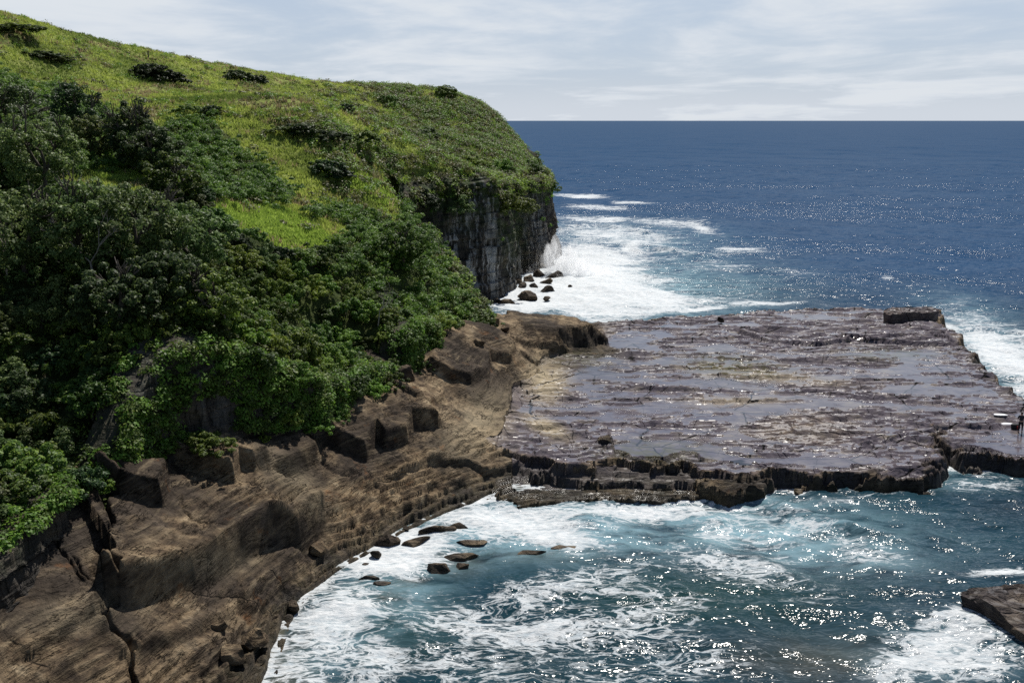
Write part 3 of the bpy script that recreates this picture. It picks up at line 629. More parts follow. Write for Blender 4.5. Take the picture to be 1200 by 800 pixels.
# shrub prototypes (mesh data; every shrub is its own object with crown and stems)
PROTO = []
for i in range(14):
    mi = [0, 2, 0, 1, 2, 0, 3, 2, 4, 1, 0, 2, 3, 2][i]; r = np.random.default_rng(500 + i)
    cm = crown_mesh('crown', 900 + i, r.uniform(1.25, 1.7), r.uniform(1.2, 1.6), r.uniform(1.0, 1.6), .35, 6400 if i % 2 else 4600, .078 if i % 2 else .108, int(r.integers(42, 74)), M_LEAF[mi], ragged=.4)
    bm = branches('stem', 40 + i, 1.7, .7, 1, .07, M_BARK); PROTO.append((cm, bm, mi))
def shrub(loc, s, k, name='shrub', label=None, group=None, cat='shrub', sz=1.0, rz=None, stem=True):
    cm, bm, mi = PROTO[k]; e = empty(name, loc, random.uniform(0, 6.28) if rz is None else rz); e.scale = (s, s, s * sz)
    c = bpy.data.objects.new('crown', cm); C.objects.link(c); c.parent = e
    if stem: b = bpy.data.objects.new('stem', bm); C.objects.link(b); b.parent = e
    tag(e, label, cat, group); return e
def hz(x, y): return float(high(np.array([x]), np.array([y]))[0][0])
def on_hill(px, py, y0=45., y1=330.):
    """first place where the line of sight meets the hill"""
    a, b, c = ray(px, py); Y = np.linspace(y0, y1, 1500); t = Y / b; zz_ = CAMH + c * t; h, sd = high(a * t, Y); ok = (h > zz_) & (sd > -.5)
    if not ok.any(): return None
    i = int(np.argmax(ok)); return np.array([a * t[i], Y[i], float(h[i])])

ZONES = [('dense dark scrub on the steep left slope below the big trees', 'shrubs on the steep left slope', lambda x, y: x < 200),
         ('green shrub in the thicket above the brown rock ledges', 'shrubs above the rock ledges', lambda x, y: (x < 470) & (y > 300)),
         ('leafy shrub on the spur running down to the rock ledge tip', 'shrubs on the spur by the ledge tip', lambda x, y: (x >= 380)),
         ('dark shrub in the gully thicket beside the bright grass strip', 'shrubs beside the bright grass', lambda x, y: x > -1e9)]
# dense sampling of the thicket by dart throwing in plan
cand = []
N = 60000
cx = RNG.uniform(-70, 4, N); cy = RNG.uniform(42, 150, N); h_, sd_ = high(cx, cy); cpx, cpy = proj(cx, cy, h_ + .7)
h_ = np.where(sd_ < .95, TH(cx, cy) - .2, h_); cpx, cpy = proj(cx, cy, h_ + .7)
ok = grows(cpx, cpy) & (sd_ > .0) & (cpx > -35)
cand = np.stack([cx, cy, h_, cpx, cpy], 1)[ok]
sel = []
cell = {}
for q in cand:
    # visible? skip points well hidden behind nearer slope
    rmin = 1.75 if q[1] < 110 else 1.9
    key = (int(q[0] // 2), int(q[1] // 2)); good = True
    for i in (-1, 0, 1):
        for j in (-1, 0, 1):
            for p in cell.get((key[0] + i, key[1] + j), ()):
                if (p[0] - q[0]) ** 2 + (p[1] - q[1]) ** 2 + .35 * (p[2] - q[2]) ** 2 < rmin ** 2: good = False
    if good: cell.setdefault(key, []).append(q); sel.append(q)
sel = np.array(sel)
def visible(P):
    """is a point about a shrub's height above P seen from the camera, over the hill?"""
    t = np.linspace(.3, .985, 60)[:, None]; x = P[None, :, 0] * t; y = P[None, :, 1] * t; zc = CAMH + (P[None, :, 2] + 1.6 - CAMH) * t
    h, s_ = high(x.ravel(), y.ravel()); h = np.where(s_ > 0, h, -9).reshape(x.shape); return ((h < zc).all(0))
vis = visible(sel); sel = sel[vis]
print('shrub candidates', len(sel))
sel = sel[np.argsort(sel[:, 1])]
NEAR_MAX = 205
extra = sel[NEAR_MAX:] if len(sel) > NEAR_MAX else sel[:0]
pick = sel[:NEAR_MAX]
def zone(px, py):
    for z_ in ZONES:
        if z_[2](px, py): return z_
kinds_near = {0: [0, 3, 9, 12, 6, 2, 5, 10], 1: [0, 1, 2, 4, 5, 7, 11, 13], 2: [1, 4, 2, 7, 8, 11, 0], 3: [0, 5, 6, 10, 12, 3]}
for q in pick:
    zi = next(i for i, z_ in enumerate(ZONES) if z_[2](q[3], q[4])); lab, grp, _ = ZONES[zi]
    s = random.uniform(.72, 1.22) * (.72 if q[3] > 450 and q[4] > 200 else 1.0)
    shrub((q[0], q[1], q[2] - .15), s, random.choice(kinds_near[zi]), label=lab, group=grp, sz=random.uniform(.8, 1.25))
# the farther thicket and scrub on the headland: one mass of undergrowth
def tuft_mass(name, P, rad, hgt, per, leaf, m, label=None, seed=1, up=.5):
    r = np.random.default_rng(seed); n = len(P); c = np.repeat(P, per, 0); q = r.normal(size=(n * per, 3)); q /= np.linalg.norm(q, axis=1)[:, None]; q[:, 2] = np.abs(q[:, 2])
    R = np.repeat(rad if np.ndim(rad) else np.full(n, rad), per)[:, None]; k = r.uniform(.5, 1.0, (n * per, 1))
    c = c + q * k * R * (1, 1, hgt); v, f = leaf_cloud(c, q + (0, 0, up), np.asarray(leaf if np.ndim(leaf) == 0 else np.repeat(leaf, per)), r)
    me = mesh_np(name, v, f); attr(me, 'leafrand', np.repeat(np.clip(np.repeat(r.random(n), per) * .5 + r.random(n * per) * .5, 0, 1), 4)); o = link(name, me, m); tag(o, kind='stuff')
    if label: o['label'] = label
    return o
print('extra', len(extra), 'Y of last', pick[-1, 1])
if len(extra):
    lob = np.repeat(extra[:, :3], 11, 0) + RNG.normal(size=(len(extra) * 11, 3)) * (.75, .75, .35) + (0, 0, .45)
    hf = RNG.random(len(lob)) < .55
    tuft_mass('undergrowth', lob[hf], RNG.uniform(.35, .75, hf.sum()), .9, 110, .11, M_LEAF[0], 'dark scrub filling the far gullies', 3)
    tuft_mass('undergrowth', lob[~hf], RNG.uniform(.35, .75, (~hf).sum()), .9, 110, .11, M_LEAF[2], 'mid green scrub filling the far gullies', 33)
# growth hanging over the rims of both cliffs and down the near wall
def rim(Wg, n, hlo, hhi, keepf, seed, out=.3):
    r = np.random.default_rng(seed); X_, Y_, Z_ = Wg; nh, ns = X_.shape; i = (r.uniform(hlo, hhi, n) * (nh - 1)).astype(int); j = r.integers(0, ns, n)
    P_ = np.stack([X_[i, j], Y_[i, j], Z_[i, j]], 1); a_, b_ = proj(P_[:, 0], P_[:, 1], P_[:, 2]); k_ = keepf(a_, b_, r.random(n)); return P_[k_]
P = rim(WX, 2000, .82, 1.0, lambda a, b, u: (a > 440) & (u < np.where(fbm(a * .05, b * .01, 3, 14) > .02, 1, .45)) & (fbm(a * .06, b * .06, 3) > -.35), 61); h_1 = len(P) // 2
tuft_mass('coastal_scrub', P[:h_1], np.random.default_rng(1).uniform(.5, 1.4, h_1), .9, 60, .16, M_LEAF[2], 'green growth hanging over the brow of the far cliff', 62)
tuft_mass('coastal_scrub', P[h_1:], np.random.default_rng(2).uniform(.5, 1.3, len(P) - h_1), .9, 60, .16, M_LEAF[4], 'brownish growth hanging over the brow of the far cliff', 63)
P = rim(WX, 260, .45, .88, lambda a, b, u: (a > 440) & (fbm(a * .03, b * .03, 3, 4) > .12), 64); tuft_mass('coastal_scrub', P, np.random.default_rng(3).uniform(.5, 1.2, len(P)), .9, 60, .16, M_LEAF[2], 'green tufts growing on the ledges of the far cliff', 65)
# bare side of the spur over the bay
P = rim(WX, 4000, .3, 1.0, lambda a, b, u: (a < 590) & (b > 225) & (WX[0].shape[0] > 0), 66); P = P[P[:, 1] < 141][:900]
tuft_mass('undergrowth', P, np.random.default_rng(4).uniform(.4, .9, len(P)), .9, 110, .11, M_LEAF[0], 'dark scrub on the side of the spur over the bay', 67)
P = rim(RWX, 5200, .35, 1.0, lambda a, b, u: u < np.where(a > 275, 1.0, np.where(a < 160, 1.0, .7)) * (fbm(a * .02, b * .02, 3, 8) > np.where((a > 165) & (a < 275), -.08, -.6)) * ((b < 650 - a * .72) | (a > 150)), 68)
h_1 = len(P) // 2; rr_ = np.random.default_rng(5)
tuft_mass('climbing_foliage', P[:h_1], rr_.uniform(.3, .8, h_1), .9, 70, .11, M_LEAF[2], 'green foliage hanging down the near rock wall', 69)
tuft_mass('climbing_foliage', P[h_1:], rr_.uniform(.3, .8, len(P) - h_1), .9, 70, .11, M_LEAF[0], 'darker foliage hanging down the near rock wall', 70)
for i_, q in enumerate(rim(RWX, 170, .25, .95, lambda a, b, u: (a > -10) & ((a > 275) | ((a < 165) & (b < 640 - a * .72))) & (u < .46), 71)):
    left = proj(q[0], q[1], q[2])[0] < 200
    shrub((q[0], q[1], q[2] - .4), random.uniform(.55, .9) if left else random.uniform(.6, 1.0), random.choice([0, 5, 6, 10, 12, 3] if left else [0, 1, 2, 5, 7, 11]), stem=False, label='leafy shrub hanging on the wall at the left edge of the rocks' if left else 'leafy shrub hanging down to the brown rock at the foot of the thicket', group='shrubs hanging on the left wall' if left else 'shrubs hanging at the foot of the thicket')
# fill between shrubs
ok2 = grows(cpx, cpy) & (sd_ > -.4) & (cpx > -40); fill = np.stack([cx, cy, h_], 1)[ok2]; fill = fill[RNG.permutation(len(fill))[:5200]]
nf = int(len(fill) * .2); tuft_mass('ground_cover', fill[:nf], RNG.uniform(.4, .8, nf), .9, 30, .085, M_LEAF[4], 'olive and straw coloured growth in the gaps between the shrubs', 44); fill = fill[nf:]
tuft_mass('ground_cover', fill, RNG.uniform(.4, .8, len(fill)), .8, 26, .085, M_LEAF[2], 'leafy ground cover between the shrubs', 4)
# low scrub on the headland above the cliff and round its edge
N = 90000; hx = RNG.uniform(-105, 12, N); hy = RNG.uniform(95, 250, N); hh, hs = high(hx, hy); hpx, hpy = proj(hx, hy, hh)
den = np.clip(blob(hpx, hpy, [(490, 125, 60, 12, 25, .8), (600, 185, 70, 25, 35, 1), (530, 170, 80, 30, 20, .45), (520, 195, 90, 10, 5, .9), (390, 165, 60, 16, 25, .7), (570, 150, 50, 20, 35, .9)]) + .8 * sm(hs, 3.5, 0) * (hpx > 440) + .02 + .10 * (hpx > 380) * (hpy > 100), 0, 1) * ~grows(hpx, hpy)
ok3 = (RNG.random(N) < den * (.35 + .9 * (fbm(hx * .15, hy * .15, 3, 77) > -.05))) & (hs > -.2)
P = np.stack([hx, hy, hh], 1)[ok3]; P = P[:9000]; print('headland scrub', len(P))
k = RNG.random(len(P))
tuft_mass('coastal_scrub', P[k < .6], RNG.uniform(.5, 1.3, (k < .6).sum()), .75, 60, .15, M_LEAF[4], 'olive coastal scrub over the headland brow', 5)
tuft_mass('coastal_scrub', P[k >= .6], RNG.uniform(.6, 1.5, (k >= .6).sum()), .75, 60, .15, M_LEAF[2], 'green coastal scrub over the headland brow', 6)

# grass
def grass_mass(name, P, h, w, m, seed, label):
    r = np.random.default_rng(seed); n = len(P); b = 5; c = np.repeat(P, b, 0) + r.normal(size=(n * b, 3)) * (.16, .16, 0)
    H = (h * r.uniform(.5, 1.4, n * b))[:, None]; lean = r.normal(size=(n * b, 3)) * (.35, .35, 0) * H; side = r.normal(size=(n * b, 3)) * (1, 1, .1); side /= np.linalg.norm(side, axis=1)[:, None]
    W = side * w; v = np.stack([c - W - (0, 0, .1), c + W - (0, 0, .1), c + lean + H * (0, 0, 1)], 1).reshape(-1, 3); f = np.arange(3 * n * b).reshape(-1, 3)
    me = mesh_np(name, v, f); attr(me, 'leafrand', np.repeat(np.clip(np.repeat(r.random(n), b) * .6 + r.random(n * b) * .4, 0, 1), 3)); o = link(name, me, m); tag(o, label, kind='stuff'); return o
N = 260000; yy = 85 * (245 / 85.) ** RNG.random(N); xx = yy * RNG.uniform(-.62, .06, N); hh, hs = high(xx, yy); gx, gy = proj(xx, yy, hh)
ok = (~grows(gx, gy)) & (hs > .5) & (gx > -40) & (gy < 320); G = np.stack([xx, yy, hh], 1)[ok]; gk = fbm(G[:, 0] * .12, G[:, 1] * .12, 4, 91); print('grass', len(G))
gb = blob(gx[ok], gy[ok], [(310, 262, 90, 26, 22, 1), (420, 215, 70, 16, 25, .7), (150, 200, 70, 20, 0, .5), (10, 245, 60, 20, 0, .8)]); gl = gb > .35; gb = G[gl][:7000]
grass_mass('grass', gb, .24, .10, M_LUSH, 13, 'lush bright green grass on the brow between the thickets')
grass_mass('grass', G[(gk > -.25) & ~gl][:48000], .30, .09, M_GRASS, 11, 'short green grass over the hillside')
dr = G[(gk < -.12)]; grass_mass('tussock_grass', dr[RNG.permutation(len(dr))[:3500]], .45, .10, M_DRY, 12, 'dry straw coloured tussocks dotted over the hillside')

# single shrubs out on the grass
def at_hill_shrub(px, py, s, k, lab, sz=.8, n='shrub'):
    p = on_hill(px, py)
    if p is None: print('no hill at', px, py); return
    return shrub((p[0], p[1], p[2] - .2), s, k, n, lab, sz=sz)
for a in [(176, 92, 2.1, 6, 'dark round shrub at the left end of the clump high on the grassy hill', .75), (194, 97, 2.3, 12, 'dark broad shrub at the right end of the clump high on the grassy hill', .7),
          (278, 94, 1.7, 6, 'left one of two low dark shrubs just below the skyline', .7), (300, 98, 1.8, 12, 'right one of two low dark shrubs just below the skyline', .65),
          (405, 131, .85, 6, 'small lone dark shrub on open grass near the skyline', .95), (383, 203, 1.5, 6, 'dark dense shrub alone on the bright grass brow', .7), (396, 208, 1.3, 12, 'lower dark shrub at the right end of the grass brow', .65),
          (455, 118, 1.3, 5, 'green shrub on the hill crest left of the headland', .7), (523, 112, 1.8, 7, 'pale green shrub on the skyline where the headland drops', .75),
          (249, 134, .9, 6, 'small dark shrub on grass above the gully thicket', .9), (225, 133, 1.4, 5, 'spreading shrub at the upper end of the gully thicket', .7),
          (350, 158, 1.6, 6, 'dark shrub in the dip below the open grass', .6), (385, 165, 1.7, 12, 'broad dark shrub on the lip of the headland gully', .6), (330, 155, 1.2, 5, 'low green shrub left in the dip below the open grass', .6), (420, 172, 1.9, 0, 'bushy shrub where the headland gully meets the cliff', .7),
          (20, 38, 2.6, 0, 'wide low shrub near the top left skyline', .4), (66, 72, 2.2, 5, 'flat green shrub in the hollow at upper left', .35), (50, 68, 2.0, 6, 'dark flat shrub in the hollow at upper left', .35),
          (500, 160, 1.6, 3, 'grey green shrub on the headland shoulder', .6), (556, 195, 1.7, 1, 'leafy shrub overhanging the top of the white stained cliff', .7), (590, 200, 1.5, 7, 'shrub on the cliff corner above the dark recess', .9), (625, 205, 1.7, 13, 'outermost shrub on the tip of the headland', .9)]:
    at_hill_shrub(*a)

# trees
def tree(px, py, Hm, wd, mi, seed, lab, Y=None, kind='tree', round_=1.0):
    p = on_hill(px, py) if Y is None else None
    if p is None:
        q = at_y(px, py, Y or 80); p = np.array([q[0], q[1], hz(q[0], q[1])])
    e = empty(kind, (p[0], p[1], p[2] - .2)); tag(e, lab, 'tree', 'trees on the left slope')
    cm = crown_mesh('crown', seed, wd, wd, Hm * .40, Hm * .58, 13000, .12, 120, M_LEAF[mi], dome=False, ragged=.35); c = bpy.data.objects.new('crown', cm); C.objects.link(c); c.parent = e
    b = bpy.data.objects.new('trunk', branches('trunk', seed + 1, Hm, .45, 3, .16 + .012 * Hm, M_BARK)); C.objects.link(b); b.parent = e
for a in [(15, 215, 8.2, 3.6, 3, 1, 'tall dark tree at the left edge standing above the grass'), (88, 165, 6.0, 2.7, 3, 3, 'dark tree with a pointed crown against the yellow grass'), (48, 235, 6.5, 3.2, 1, 5, 'broad grey green tree beside the tall dark one at the left edge'),
          (112, 190, 4.6, 2.2, 1, 7, 'small grey green tree just right of the pointed dark tree'), (158, 200, 6.6, 2.2, 3, 9, 'slender dark tree standing up in the middle of the left slope'), (182, 215, 5.2, 2.4, 1, 11, 'grey green tree leaning against the slender dark tree'),
          (100, 330, 6.6, 3.4, 1, 13, 'big rounded grey green tree in the middle of the left slope'), (30, 330, 6.4, 3.5, 1, 15, 'wide grey tree low at the left edge'), (165, 330, 6.6, 3.2, 1, 17, 'large leafy tree overhanging the dark rock wall'), (196, 372, 4.6, 2.5, 3, 31, 'dark tree leaning out from the top of the rock wall'), (140, 400, 4.8, 2.6, 3, 33, 'dark tree at the left end of the rock wall top'), (250, 395, 4.2, 2.3, 0, 35, 'green tree at the right end of the rock wall top'), (222, 330, 5.4, 2.8, 1, 19, 'rounded tree above the dark rock wall beside the bright grass'),
          (205, 245, 4.6, 2.3, 0, 21, 'small bright leafed tree at the top of the wall thicket'), (470, 315, 4.6, 2.6, 0, 23, 'tree with a rounded crown on the spur in front of the far cliff')]:
    tree(*a)
for i_, (a_, b_, lab) in enumerate([(118, 350, 'leafless pale grey shrub among the dark trees of the left slope'), (18, 330, 'leafless twiggy shrub at the left edge of the slope'), (212, 335, 'leafless grey shrub above the dark gully'), (270, 400, 'small leafless shrub in the thicket right of the dark gully'), (445, 385, 'bare grey twigs in the scrub of the spur')]):
  p = on_hill(a_, b_)
  if p is not None:
    e = empty('dead_shrub', (p[0], p[1] - 1.0, p[2] + .8)); tag(e, lab, 'shrub')
    b = bpy.data.objects.new('branches', branches('branches', 77 + i_, 4.4 if i_ == 0 else 3.0, .55, 4, .10 if i_ == 0 else .06, M_DEAD)); C.objects.link(b); b.parent = e

# shrubs rooted on ledges at the foot of the walls, on the rock
def low_z(x, y): return float(low(np.array([x]), np.array([y]))[0][0])
for px_, py_, s, k, lab in [(250, 528, .85, 1, 'green shrub growing out on the bare rock below the dark wall'), (232, 522, .6, 4, 'small shrub at the left side of the green clump below the dark wall'), (150, 545, .6, 7, 'shrub on the rock just above the shaded block'), (120, 575, .5, 4, 'low shrub hanging at the top of the long vertical crack'), (122, 592, .35, 4, 'smallest tuft of leaves beside the long vertical crack'),
                            (15, 620, 1.1, 1, 'leafy shrub on the rock at the left edge below the slope'), (0, 640, .9, 7, 'lowest shrub at the left edge above the bare rock'), (35, 610, .6, 4, 'small shrub right of the lowest ones at the left edge'), (70, 585, .9, 2, 'shrub at the foot of the left slope'), (475, 415, .9, 6, 'dark shrub on the small shaded wall'), (310, 515, .3, 4, 'tiny green plant on the rock under the thicket')]:
    q = px_on(lambda x, y: low_z(x, y), px_, py_, 6); shrub((q[0], q[1], q[2] - .1), s, k, label=lab, sz=.8)
# plants on the two cliffs
wallpts = []
for px_, py_, Y_, s, k, lab in [(130, 470, 60.5, 1.0, 1, 'shrub clinging to the left side of the dark rock wall'), (100, 500, 58, 1.1, 4, 'leafy shrub low on the left side of the dark rock wall'), (165, 400, 65, .8, 0, 'dark shrub hanging high on the dark rock wall'), (215, 380, 68, 1.0, 1, 'leafy shrub on a shelf of the dark rock wall'), (235, 400, 68, .9, 4, 'shrub below the shelf of the dark rock wall'), (140, 485, 60.5, .7, 7, 'small lit shrub near the foot of the dark rock wall'), (262, 450, 68, 1.0, 2, 'shrub at the right end of the dark rock wall'),
                                (603, 245, 158.5, 2.0, 13, 'green shrub clinging to the corner of the headland cliff'), (540, 245, 150.5, 1.4, 3, 'shrub on the face of the white stained cliff'), (637, 222, 196, 1.8, 13, 'green tuft below the brow at the headland tip'), (500, 240, 146, 1.6, 6, 'dark shrub on the shaded left part of the far cliff')]:
    q = at_y(px_, py_, Y_); shrub((q[0], q[1], q[2] - .6), s, k, label=lab, sz=.9, stem=False)

# ------------------------------------------------------------------ loose rocks
def rock_mesh(name, seed, sx, sy, sz, sub=4, planes=18, rough=.13):
    import bmesh
    bm = bmesh.new(); bmesh.ops.create_icosphere(bm, subdivisions=sub, radius=1.0); v = np.array([p.co[:] for p in bm.verts]); f = np.array([[q.index for q in t.verts] for t in bm.faces]); bm.free()
    r = np.random.default_rng(seed)
    for _ in range(planes):
        n = r.normal(size=3); n /= np.linalg.norm(n); d = r.uniform(.45, .85); e = v @ n - d; v = v - np.maximum(e, 0)[:, None] * n
    v = v / np.abs(v).max(0); v = v * (sx, sy, sz)
    n_ = noise3(v[:, 0] * 1.7 + seed, v[:, 1] * 1.7, v[:, 2] * 3); v = v * (1 + rough * n_[:, None]); v[:, 2] += .05 * sz * noise3(v[:, 0] * 4, v[:, 1] * 4, seed * .7)
    me = mesh_np(name, v, f, False); return me
M_BOULD = mat_rock('boulder_rock', 31.0)
def boulder(p, dims, rz, seed, lab, grp=None, name='boulder', wetv=.5, tilt=0, **kw):
    me = rock_mesh(name, seed, *dims, **kw); n = len(me.vertices)
    for a_, q in (('plat', 0), ('wet', wetv), ('algae', 0), ('pool', 0), ('sand', 0)): attr(me, a_, np.full(n, q))
    attr(me, 'bed', np.array([v_.co.z * .8 + .3 * v_.co.x for v_ in me.vertices]))
    o = link(name, me, M_BOULD); o.location = p; o.rotation_euler = (tilt, tilt * .5, rz); tag(o, lab, 'rock', grp); return o
SURF = [(455, 636, 1.15, .75, .75, 0, 'largest boulder at the water edge with a shaded face', .1), (508, 622, 1.6, .55, .5, .1, 'long dark rock awash in the upper cove foam', .6), (536, 618, .8, .45, .3, .3, 'low rock just right of the long dark one in the foam', .6), (485, 636, 1.4, .5, .28, .5, 'low flat rock right of the largest boulder', .5), (556, 636, 1.3, .4, .2, .0, 'thin rock barely awash below the upper foam', .9),
        (540, 652, 1.3, .4, .22, 0, 'thin wet rock in the middle of the cove foam', .9), (515, 667, 1.0, .6, .35, -.4, 'wet rock in the cove nearest the dark water', .8), (543, 664, .5, .4, .25, 0, 'small rock beside the wet rock nearest the dark water', .8), (442, 650, .5, .4, .35, 0, 'small boulder in front of the largest boulder', .7), (433, 678, .8, .4, .2, .2, 'low wet rock in the left surf', .9), (446, 686, .7, .35, .2, .2, 'flat wet rock below the low one in the left surf', .9),
        (625, 648, 1.1, .5, .22, 0, 'pale brown rock awash in the centre of the cove', .9), (660, 643, 1.2, .4, .16, 0, 'flat rock awash right of the pale brown one', .9), (476, 619, .3, .25, .2, 0, 'tiny rock tip above the largest boulder', .8), (428, 662, .3, .25, .2, 0, 'tiny rock tip left in the surf', .8), (1092, 728, 1.2, .35, .18, 0, 'flat rock under the thin foam at lower right', .9)]
for i, (a, b, sx, sy, sz, rz, lab, wv) in enumerate(SURF):
    p = at_z(a, b, 0.05); boulder(p, (sx * .9, sy, sz * 1.25), rz, 100 + i, lab, wetv=wv)
CLB = [(603, 325, .9, 1.0, 1.0), (612, 318, 1.6, 1.2, .9), (620, 328, 2.2, 1.3, 1.2), (632, 322, 1.6, 1.2, 1.3), (640, 332, 1.5, 1.1, 1.1), (650, 325, 2.0, 1.2, 1.4), (612, 336, 1.6, 1.1, 1.3), (626, 336, 1.6, 1.0, .9), (618, 348, 2.3, 1.2, 1.2), (641, 341, 1.6, .9, 1.1), (640, 350, 1.1, .7, .5), (668, 336, 1.0, .6, .4), (606, 330, 1.4, 1.0, 1.4), (634, 314, 1.8, 1.2, 1.2)]
for i, (a, b, sx, sy, sz) in enumerate(CLB):
    p = at_z(a, b, .3); boulder(p, (sx * .8, sy * .8, sz * .85), i * .7, 200 + i, 'dark angular boulder piled in white surf at the foot of the far cliff', 'boulders at the foot of the far cliff', wetv=.7, sub=3, planes=12)
for i, (a, b, sx, sy, sz, lab) in enumerate([(580, 354, 1.3, .6, .5, 'left one of two low rocks in the white bay by the green spur'), (593, 355, 1.6, .7, .7, 'right one of two low rocks in the white bay by the green spur')]):
    boulder(at_z(a, b, .1), (sx, sy, sz), .3, 230 + i, lab, wetv=.8, sub=3)
for i, (a, b, s, lab) in enumerate([(580, 379, .8, 'dark round boulder on the ledge by the end of the green spur'), (592, 388, .7, 'boulder just below the dark round one on the ledge'), (671, 370, 1.1, 'squat boulder on the back edge of the rock ledge'), (694, 375, .9, 'boulder near the tip of the rock ledge'), (561, 402, .7, 'small boulder on the brown ledge below the green spur'), (646, 366, .4, 'tiny dark stone on the back edge of the ledge')]):
    q = px_on(lambda x, y: low_z(x, y), a, b, 5); boulder((q[0], q[1], q[2] + s * .25), (s, s * .8, s * .6), i, 250 + i, lab, wetv=0)
for i, (a, b, s, lab) in enumerate([(470, 443, 1.3, 'stack of cracked brown rock at the edge of the green thicket'), (372, 645, .7, 'upright brown block above the left surf'), (275, 770, .8, 'brown block low on the ledges at the lower left'), (258, 735, .5, 'small tilted block on the lower left ledges'), (345, 712, .5, 'wet block at the surf line on the lower left'), (300, 755, .9, 'jagged rock beside the lower left surf')]):
    q = px_on(lambda x, y: low_z(x, y), a, b, 3); boulder((q[0], q[1], q[2] + s * .2), (s, s * .8, s * .7), i * 1.3, 270 + i, lab, wetv=.1)
q = at_z(845, 378, 1.45); boulder((q[0], q[1], 1.75), (.5, .45, .5), 0, 300, 'small dark rock alone on the flat back of the platform', wetv=.6)
# the big slab on the far right corner of the platform
def slab(name, pix, z0, z1, seed, lab, plat=.7, wetv=0., jag=.12):
    P = [at_z(a, b, z1) for a, b in pix]; P = chaikin([p[:2] for p in P], 1, True); r = np.random.default_rng(seed)
    Q = []
    for i in range(len(P)):
        a, b = P[i], P[(i + 1) % len(P)]; L = math.hypot(*(b - a)); n = max(2, int(L / .3))
        for k in range(n): Q.append(a + (b - a) * k / n)
    Q = np.array(Q); c = Q.mean(0); n = len(Q); ang = np.arange(n)
    V = []; ks = [0, .15, .3, .5, .62, .8, .93, 1.0]
    for k in ks:
        off = 1 - .05 * (1 - k) + jag * .06 * noise2(ang * .15, k * 5 + seed) + .022 * noise2(ang * .6, k * 9); V.append(np.c_[c + (Q - c) * off[:, None], z0 + (z1 - z0) * k + .06 * noise2(ang * .2, k * 2) + 0 * ang])
    rings = [.975, .94, .88, .82, .75, .67, .59, .5, .42, .34, .26, .18, .1, .03]
    for s_ in rings: xy = c + (Q - c) * s_; V.append(np.c_[xy, z1 + .03 + .14 * terrace(fbm(xy[:, 0] * .35, xy[:, 1] * .6, 4, seed) * 4, .25) + .08 * fbm(xy[:, 0] * 1.5, xy[:, 1] * 1.5, 3, seed) - .35 * (1 - s_) * (seed == 5) * 0])
    V = np.concatenate(V); R = len(ks) + len(rings); i = np.arange(R - 1)[:, None] * n + np.arange(n)[None]; j = np.arange(R - 1)[:, None] * n + (np.arange(n)[None] + 1) % n
    f = np.stack([i, j, j + n, i + n], -1).reshape(-1, 4); me = mesh_np(name, V, f, False); m_ = len(me.vertices)
    for a_, q in (('plat', plat), ('wet', wetv), ('algae', 0), ('pool', 0), ('sand', 0)): attr(me, a_, np.full(m_, q))
    attr(me, 'bed', np.array([v_.co.z for v_ in me.vertices]))
    o = link(name, me, M_ROCK); tag(o, lab, 'rock'); return o
slab('rock_slab', [(1033, 364), (1042, 370), (1060, 367.5), (1080, 367), (1101, 365.5), (1100, 361), (1070, 359), (1045, 360)], 1.2, 2.75, 5, 'big flat topped slab at the far right corner of the rock platform')
slab('rock_outcrop', [(1121, 696), (1146, 706), (1170, 722), (1200, 742), (1300, 800), (1400, 800), (1380, 690), (1250, 684), (1150, 686)], -1.2, 1.15, 8, 'dark rock outcrop at the lower right edge ringed by foam', plat=.35, wetv=.55, jag=.6)

# ------------------------------------------------------------------ people
M_SKIN = mat_plain('skin', (.42, .26, .19), .5); M_NAVY = mat_plain('dark_cloth', (.022, .026, .034)); M_BLK = mat_plain('black_cloth', (.012, .012, .014)); M_HAIR = mat_plain('hair', (.02, .014, .010), .5)
M_RED = mat_plain('red_cloth', (.28, .03, .03)); M_WHT = mat_plain('matt_white', (.72, .72, .74)); M_CAM = mat_plain('camera_body', (.02, .02, .02), .4)
def skin_body(name, J, E, Rr, m, parent, sub=2):
    me = bpy.data.meshes.new(name); me.from_pydata([Vector(j) for j in J], E, []); me.update(); o = bpy.data.objects.new(name, me); C.objects.link(o); o.parent = parent
    mo = o.modifiers.new('s', 'SKIN'); 
    for v_, r_ in zip(me.skin_vertices[0].data, Rr): v_.radius = (r_, r_) if not isinstance(r_, tuple) else r_
    me.skin_vertices[0].data[0].use_root = True; o.modifiers.new('u', 'SUBSURF').render_levels = sub; mo.use_smooth_shade = True
    dg = bpy.context.evaluated_depsgraph_get(); nm = bpy.data.meshes.new_from_object(o.evaluated_get(dg)); o.modifiers.clear(); o.data = nm; nm.name = name
    if not nm.materials: nm.materials.append(m)
    else: nm.materials[0] = m
    return o
